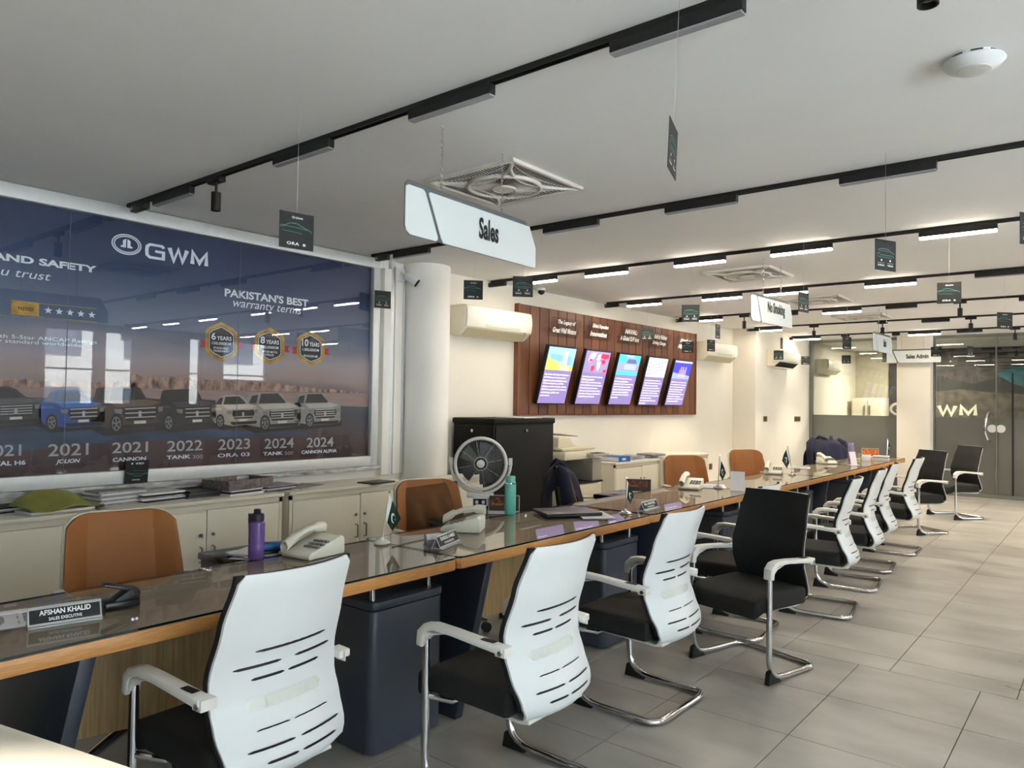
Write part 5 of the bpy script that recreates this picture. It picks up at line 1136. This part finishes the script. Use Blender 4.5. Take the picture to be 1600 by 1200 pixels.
for i, x in ((3, .9), (4, 1.0), (4, 2.2), (5, .7), (5, 1.9), (6, .8)): 
    px = proj((x, TY[i], 2.6)); t_ = None
    q = (x, TY[i]); Y = TY[i]
    t = thing('track_spotlight', 'black spotlight %s, on the %s track' % ('over the car side' if x < 1.5 else 'near the windows', nm[i]), 'spotlight', (x, Y, CZ-.022), 0, 'spotlights over the car side')
    MB().box(-.065, -.02, -.03, .065, .02, 0).build('adapter', M_track, t); MB().lathe([(.008, -.03), (.026, -.082), (.026, -.185), (.001, -.185)], n=16).build('barrel', M_track, t)
    l = bpy.data.lights.new('spot_beam', 'SPOT'); l.energy = SPOT_W; l.color = (1, .86, .66); l.spot_size = math.radians(95); l.spot_blend = .6; l.shadow_soft_size = .03
    lo = bpy.data.objects.new('spot_beam', l); SC.collection.objects.link(lo); lo.parent = t; lo.location = (0, 0, -.20)
# added track and spotlight, unseen behind the camera, to brighten the cream table top
t = thing('light_track', 'unseen ceiling track added behind the viewer to carry a spotlight', 'light track', (-3.6, .22, CZ)); MB().box(0, -.017, -.022, 6.5, .017, 0).build('rail', M_track, t)
t = thing('track_spotlight', 'unseen spotlight added behind the viewer to brighten the cream table top', 'spotlight', (-1.35, .22, CZ-.022))
MB().box(-.065, -.02, -.03, .065, .02, 0).build('adapter', M_track, t); MB().lathe([(.008, -.03), (.026, -.082), (.026, -.185), (.001, -.185)], n=16).build('barrel', M_track, t)
l = bpy.data.lights.new('spot_beam', 'SPOT'); l.energy = 130; l.color = (1, .93, .8); l.spot_size = math.radians(34); l.spot_blend = .5; l.shadow_soft_size = .03
lo = bpy.data.objects.new('spot_beam', l); SC.collection.objects.link(lo); lo.parent = t; lo.location = (0, 0, -.20)
# ---- square ceiling fans
def ceiling_fan():
    t = thing('ceiling_fan', '', 'ceiling fan'); h = .325
    mb = MB()
    for a, b, c, d in ((-h, -h, h, -h+.028), (-h, h-.028, h, h), (-h, -h, -h+.028, h), (h-.028, -h, h, h)): mb.box(a, b, -.022, c, d, 0)
    mb.build('frame', M_gfan, t, bevel=.006)
    MB().box(-h+.02, -h+.02, -.011, h-.02, h-.02, -.001).build('recess_shade', M_gfand, t)  # shallow dark plate, its colour standing for the shade of a deep recess
    R = .205
    for s in range(4):
        rot = Matrix.Rotation(s*math.pi/2, 4, 'Z'); n = 26; hh = h-.028
        arc = lambda f: hh-.155*math.sin(math.pi*f)**.8
        mb = MB(); mb.X = rot
        for k in range(n):
            f = (k+.5)/n; x = -hh+2*hh*f; y0 = arc(f)
            if hh-y0 > .012: mb.box(x-.0032, y0, -.0130, x+.0032, hh, -.0115)
        mb.tube([(-hh+2*hh*f, arc(f)+(hh-arc(f))*.5, -.014) for f in [i/12 for i in range(13)]], .002, 5)
        mb.build('side_grille', M_gfan, t)
        mb = MB(); mb.X = rot; P = []
        for i in range(21): f = i/20; P.append((-hh+2*hh*f, arc(f), -.016-.006*math.sin(math.pi*f)))
        mb.tube(P, .0105, 8); mb.build('curved_rib', M_gfan, t, smooth=60)
    hh = h-.028; arcx = lambda x: hh-.155*max(0, math.sin(math.pi*(x+hh)/(2*hh)))**.8
    n = 96; A = []; Bq = []
    for k in range(n):
        q = 2*math.pi*k/n; c, sn = math.cos(q), math.sin(q); qa = (q+math.pi/4) % (math.pi/2)-math.pi/4; lo, hi = .17, hh/math.cos(qa)
        for _ in range(24):
            m_ = (lo+hi)/2; x, y = m_*math.sin(qa), m_*math.cos(qa)
            if y < arcx(x): lo = m_
            else: hi = m_
        r = max(lo, R+.001); A.append((r*c, r*sn, -.0165)); Bq.append((R*c, R*sn, -.0185))
    MB().add(A+Bq, [(k, (k+1) % n, (k+1) % n+n, k+n) for k in range(n)]).build('web', M_gfan, t, recalc=False)
    mb = MB()
    for s in range(4):
        mb.X = Matrix.Rotation(s*math.pi/2, 4, 'Z'); mb.add([(.235, .235, -.0172), (.262, .272, -.0172), (.272, .262, -.0172)], [(0, 1, 2)]).add([(.20, .165, -.0185), (.165, .20, -.0185), (.172, .208, -.0185), (.208, .172, -.0185)], [(0, 1, 2, 3)])
    mb.build('corner_vents', M_gfand, t, recalc=False)
    mb = MB(); ringp = [(R*math.cos(k*2*math.pi/48), R*math.sin(k*2*math.pi/48), -.024) for k in range(48)]; mb.tube(ringp, .013, 8, closed=True); mb.build('fan_ring', M_gfan, t, smooth=60)
    MB().lathe([(R, -.018), (R, -.011), (.001, -.011), (.001, -.018)], n=36).build('fan_backing', mat('fan_gap_shade', (88, 84, 80), .7, var=.05), t)  # backing coloured dark for the shaded gaps between the guard fins
    mb = MB()
    for k in range(54): a = k*2*math.pi/54; mb.tube([(r*math.cos(a+.35*(r/R)), r*math.sin(a+.35*(r/R)), -.026-.008*(1-r/R)) for r in (.05, .10, .15, R-.005)], .0022, 4)
    mb.build('guard_fins', mat('fan_fin', (196, 190, 180), .5, var=.02), t)
    mb = MB(); mb.lathe([(.062, -.03), (.062, -.04), (.001, -.046)], n=30); mb.build('hub', M_gfan, t, smooth=40)
    ring_ = [(.062*math.cos(k*math.pi/12), .062*math.sin(k*math.pi/12), -.038) for k in range(24)]; MB().tube(ring_, .006, 6, closed=True).build('hub_ring', M_gfan, t, smooth=60)
    return t
F0 = ceiling_fan(); GF = 'square ceiling fans'
place(F0, (-2.695, 3.22, CZ), 0, 'nearest square ceiling fan, partly behind the large sales sign', GF)
for y, lab in ((6.78, 'square ceiling fan above the no smoking sign'), (8.88, 'third square ceiling fan from the camera'), (10.87, 'farthest square ceiling fan')): place(copy_tree(F0), (-2.68, y, CZ), 0, lab, GF)
# ---- wireless access point
t = thing('ceiling_access_point', 'round white ceiling unit with a raised disc at the upper right', 'ceiling unit', (-.385, 3.045, CZ))
MB().lathe([(.078, 0), (.080, -.012), (.094, -.014), (.098, -.02), (.085, -.035), (.055, -.048), (.052, -.047), (.001, -.047)], n=48).build('housing', M_white, t, smooth=30)
MB().lathe([(.055, -.044), (.055, -.0500), (.050, -.052), (.001, -.052)], n=40).build('raised_disc', mat('disc_grey', (206, 204, 200), .35, var=.02), t, smooth=30)
mb = MB()
for k in range(8):
    a0 = k*math.pi/4; pts = [(.0805*math.cos(a0+j*.08), .0805*math.sin(a0+j*.08)) for j in range(7)]; mb.add([(x, y, -.003) for x, y in pts]+[(x, y, -.009) for x, y in pts], [(i, i+1, 8+i, 7+i) for i in range(6)])
mb.build('vent_slots', M_dark, t, recalc=False)
# ---- hanging direction signs; local x along the board, -y is the printed face
def hsign(label, x, y, rz, L, H, z0, text, tw, th, chains=True, ch=(.24, .70)):
    t = thing('hanging_sign', label, 'sign', (x, y, z0), rz, 'white hanging direction boards'); s = H*.09
    c = .02
    MB().prism([(0, .03), (.03, 0), (L*.985, 0), (L*.985, H*.5), (L*.93, H*.93), (L*.91, H), (.02, H), (0, H-.02)], (0, 0, 0), X3, Z3, Y3, .006).build('grey_backing', M_signg, t, bevel=.002, seg=1)
    sl = H*.22
    left = [(0, .035), (.008, .015), (.03, 0), (L*.20, 0), (L*.212, .01), (L*.212, .022), (L*.125, H*.87), (L*.11, H*.91), (.02, H*.91), (0, H*.87)]
    right = [(L*.25, .0), (L-.008, 0), (L, .012), (L, H*.45), (L*.94, H*.90), (L*.155, H*.90), (L*.147, H*.86), (L*.235, .02)]
    for side in (-1,):
        MB().prism(left, (0, -.0065, 0), X3, Z3, Y3, .006).build('white_board', M_signw, t, bevel=.0015, seg=1)
        MB().prism(right, (0, -.0065, 0), X3, Z3, Y3, .006).build('white_board', M_signw, t, bevel=.0015, seg=1)
    mb = MB(); mb.text(text, (L*.585, -.0085, H*.30), X3, Z3, th, tw, 0, .035, align='c'); mb.build('lettering', M_ink, t, smooth=0, recalc=False)
    if chains:
        for f in ch:
            mb = MB(); zz = H; k = 0
            while zz < CZ-z0-.01:
                a = Vector((.0045, 0, 0)) if k % 2 else Vector((0, .0045, 0)); cc = Vector((L*f, .003, zz+.009))
                mb.tube([cc+Z3*.011, cc+a+Z3*.006, cc+a-Z3*.006, cc-Z3*.011, cc-a-Z3*.006, cc-a+Z3*.006], .0015, 5, closed=True); zz += .0165; k += 1
            mb.build('chain', M_chrome, t, smooth=60)
    return t
hsign('large white hanging sign reading Sales, nearest the camera', -2.349, 2.145, math.atan2(.98, -.048), .98, .235, 2.165, 'Sales', .155, .105)
hsign('white hanging sign reading No Smoking', -2.318, 5.94, math.atan2(.84, .05), .84, .235, 2.155, 'No Smoking', .36, .12, ch=(.29, .72))
p = onx(1364, 530, -2.3); hsign('small far white sign reading Sales, partly hiding the Sales Admin sign', -2.3, p.y, math.atan2(.84, .03), .84, .235, 2.155, 'Sales', .13, .10, ch=(.3, .72))
q = ony(1385, 568, 14.0); hsign('white hanging sign reading Sales Admin before the pillar', -3.08, 14.0, 0, .84, .23, 2.225, 'Sales Admin', .34, .075, ch=(.3, .7))
# ---- black hanging cards; local x along the card, -y face = front print, +y face = rear print
def card_proto():
    t = thing('hanging_card', '', 'card'); S = .15
    MB().box(-S/2, -.0008, -S/2, S/2, .0008, S/2).build('board', M_card, t)
    f = lambda x, z, d=0: (x*S, -.0012-d, (z)*S)
    mb = MB(); a = Vector(f(-.10, .36)); emblem(mb, 0, 0, .05*S, .035*S, a, X3, Z3); wordmark(mb, Vector(f(-.03, .335)), X3, Z3, .045*S, 0, 1.15)
    mb.text('ORA', f(-.28, -.40), X3, Z3, .085*S, .36*S, 0, .03, sp=1.1); mb.text('5', f(.18, -.40), X3, Z3, .07*S, .09*S, 0, .04); mb.build('front_lettering', M_inkw, t, smooth=0, recalc=False)
    mb = MB()
    for P, w_ in (([(-.48, .10), (-.32, .12), (-.2, .19), (.0, .2), (.14, .14), (.3, .08), (.42, .03), (.45, -.02)], .006), ([(-.48, .06), (-.3, .1), (0, .09), (.3, .06)], .004), ([(-.44, -.03), (-.1, -.04), (.15, -.06)], .003), ([(-.36, .08), (-.38, -.02)], .003)):
        for (x0, z0), (x1, z1) in zip(P, P[1:]):
            mb.add([(x0*S, -.0013, z0*S-w_*S), (x1*S, -.0013, z1*S-w_*S), (x1*S, -.0013, z1*S+w_*2*S), (x0*S, -.0013, z0*S+w_*2*S)], [(0, 1, 2, 3)])
    mb.build('front_car_outline', M_teal, t, smooth=0, recalc=False)
    mb = MB()
    for P, w_ in (([(-.38, .14), (-.2, .2), (.1, .2), (.25, .12), (.42, .06)], .006), ([(-.42, .02), (-.3, .06), (-.25, .0), (.1, -.01), (.3, .0), (.42, -.05)], .005), ([(-.3, .12), (-.1, .14), (.15, .12)], .004), ([(-.42, .02), (-.38, -.06), (.3, -.08)], .004)):
        for (x0, z0), (x1, z1) in zip(P, P[1:]):
            mb.add([(-x0*S, .0013, z0*S-w_*S), (-x1*S, .0013, z1*S-w_*S), (-x1*S, .0013, z1*S+w_*2*S), (-x0*S, .0013, z0*S+w_*2*S)], [(0, 1, 2, 3)])
    mb.build('rear_car_outline', M_teal, t, smooth=0, recalc=False)
    mb = MB(); n = 10
    for cx in (-.2, .22): mb.add([(-(cx*S)+.035*S*math.cos(k*2*math.pi/n), .0013, -.17*S+.035*S*math.sin(k*2*math.pi/n)) for k in range(n)], [tuple(range(n))])
    mb.text('16.5kwh', (.37*S, .0013, -.36*S), -X3, Z3, .06*S, .30*S, 0, .03); mb.text('+25mm', (-.08*S, .0013, -.36*S), -X3, Z3, .06*S, .28*S, 0, .03)
    mb.text('BATTERY PACK', (.37*S, .0013, -.27*S), -X3, Z3, .02*S, .30*S); mb.text('CLEARANCE', (-.08*S, .0013, -.27*S), -X3, Z3, .02*S, .28*S)
    mb.build('rear_lettering', M_inkw, t, smooth=0, recalc=False)
    return t
K0 = card_proto()
cards = [((439, 334, 488, 388), 'A', .95, 1, 'ORA 5 card hanging before the top edge of the banner'),
 ((586, 455, 610, 481), 'B', .955, 1, 'rear of a black card hanging before the trunking at the banner edge'), ((725, 438, 754, 468), 'A', 1, .1, 'ORA 5 card hanging above the first air conditioner'),
 ((803, 432, 831, 464), 'B', 1, -.1, 'rear-turned black card hanging above the left end of the plank panel'), ((1044, 186, 1058, 280), 'B', 1, 1, 'black card seen nearly edge-on, nearest to the camera under the ceiling'),
 ((1065, 476, 1093, 503), 'B', 1, .05, 'rear-turned black card above the right end of the plank panel'), ((1002, 514, 1020, 531), 'B', .9, .1, 'small rear-turned card hiding part of the fourth title plate'),
 ((1067, 534, 1082, 551), 'A', .95, .1, 'small ORA 5 card hiding part of the last title plate'), ((1118, 507, 1125, 529), 'A', 1, 1, 'thin side-turned card above the second air conditioner'),
 ((1105, 531, 1117, 549), 'A', 1, 1, 'side-turned ORA 5 card in front of the second air conditioner'), ((1219.5, 528, 1223, 545), 'B', 1, 1, 'nearly edge-on card above the third air conditioner'),
 ((1210, 547.5, 1223, 562), 'B', 1, .1, 'small rear-turned card in front of the third air conditioner'), ((1252, 557, 1265.5, 569.5), 'A', .97, .1, 'small ORA 5 card at the corner of wall and glass partition'),
 ((1317, 526.5, 1329.5, 545.5), 'A', 1, .4, 'upper one of two ORA 5 cards hung in line before the glass partition'), ((1315, 555, 1329.5, 568), 'B', 1, .1, 'lower rear-turned card hung in line before the glass partition'),
 ((1379, 550, 1385, 565.5), 'B', 1, 1, 'side-turned card between the far sales sign and the Sales Admin sign'), ((1248, 457, 1263, 488), 'B', 1, 1, 'side-turned card just right of the no smoking sign'),
 ((1369, 375, 1398, 423), 'B', 1, 1, 'large rear-turned card below the third track at the right'), ((1466, 441, 1500, 474), 'A', 1, .05, 'ORA 5 card hanging below the fourth track at the right'),
 ((1560, 488, 1580, 514), 'A', 1, 1, 'ORA 5 card hanging below the fifth track near the right edge'), ((1456, 542, 1470, 557), 'A', 1, .1, 'ORA 5 card overlapping the end of the Sales Admin sign'),
 ((1512, 541, 1520, 556), 'B', .98, .5, 'small card hanging just before the glass door'),
 ((1597, 333, 1628, 383), 'B', 1, 1, 'rear-turned card cut by the right edge of the frame')]
for k, ((l, t_, r, b), kind, sc, dl_, lab) in enumerate(cards):
    h = b-t_; d = F_PX*.15/h*sc
    if kind == 'B' and l == 1044: d = F_PX*.15/78
    P = CAM+ray((l+r)/2, (t_+b)/2)*(d/F_PX)
    asp = min(.999, (r-l)/h); dd = math.acos(asp)*(1 if dl_ > .3 else .3)
    if l == 1044: dd = math.acos(.16)
    D = Vector((P.x, P.y, 0)).normalized(); Rr = Vector((D.y, -D.x, 0)); u = Rr*math.cos(dd)+D*math.sin(dd); rz = math.atan2(u.y, u.x)
    if kind == 'B': rz += math.pi
    c = K0 if k == 0 else copy_tree(K0)
    place(c, P, rz, lab, 'small black hanging cards'); 
    if l == 1044: c.rotation_euler = (math.radians(-2), math.radians(0), rz)
    th = MB().cyl((0, 0, .072), (0, 0, CZ-P.z), .0009, n=4).build('thread', M_thread, c)
t = copy_tree(K0); q = onx(213, 735, -4.975)
for ch in list(t.children):
    if ch.name.startswith('thread'): bpy.data.objects.remove(ch)
place(t, (-4.968, q.y, .963), math.radians(90), 'upside-down ORA 5 card propped on the sill under the banner', 'small black hanging cards'); t.rotation_euler = (Matrix.Rotation(math.radians(7), 3, 'Y') @ Matrix(((0, -1, 0), (-1, 0, 0), (0, 0, -1)))).to_euler(); t.name = 'propped_card'
# cardboard box behind the glass door
t = thing('cardboard_box', 'brown cardboard box on the floor behind the frosted glass door', 'box', (-.75, 15.0, 0), .1); MB().box(-.3, -.2, 0, .35, .2, .30).build('carton', mat('brown_card', (170, 124, 72), .8, var=.1), t, bevel=.004); MB().box(-.3, -.02, .3, .35, .02, .302).build('tape', mat('tape', (196, 164, 110), .3, var=.05), t)
# cabinets and a chair in the inner room
t = thing('inner_cabinet', 'cream cabinet behind the glass partition', 'cabinet', (-4.4, 16.9, 0)); x0 = .02; x1 = ony(1380, 640, 16.9).x+4.4
MB().box(x0, 0, 0, x1, .5, 1.66).build('body', M_cab, t, bevel=.004)
for k in (0, 1): d = MB().box(x0+.02+k*(x1-x0)/2, -.012, .1, x0+(k+1)*(x1-x0)/2-.02, 0, 1.62).build('door', M_cabd, t); MB().box(x0+(x1-x0)/2+(.04 if k else -.06), -.03, 1.3, x0+(x1-x0)/2+(.06 if k else -.04), -.012, 1.5).build('handle', M_handle, d)
t = thing('grey_sofa', 'dark grey sofa blurred behind the frosted glass', 'sofa', (-4.2, 15.1, 0)); M_sofa = mat('dark_sofa', (48, 50, 50), .8, var=.1)
MB().box(0, 0, .1, 2.2, .8, .42).build('seat', M_sofa, t, bevel=.04); MB().box(0, .6, .4, 2.2, .85, .85).build('backrest', M_sofa, t, bevel=.05)
for k in (0, 1): MB().box(-.02+k*2.04, 0, .1, .18+k*2.04, .8, .62).build('armrest', M_sofa, t, bevel=.04)
for k in range(4): MB().box(.06+(k % 2)*2, .06+(k//2)*.65, 0, .11+(k % 2)*2, .11+(k//2)*.65, .12).build('leg', M_black, t)
ls = bpy.data.lights.new('inner_room_lamp', 'AREA'); ls.size = .6; ls.energy = 90; ls.color = (1, .9, .74)
lt = thing('ceiling_panel_light', 'square ceiling light in the room behind the partition', 'ceiling light', (-3.0, 16.2, CZ-.03)); MB().box(-.3, -.3, 0, .3, .3, .03).build('panel', M_offwh, lt)
lo = bpy.data.objects.new('inner_room_lamp', ls); SC.collection.objects.link(lo); lo.parent = lt; lo.location = (0, 0, -.02)
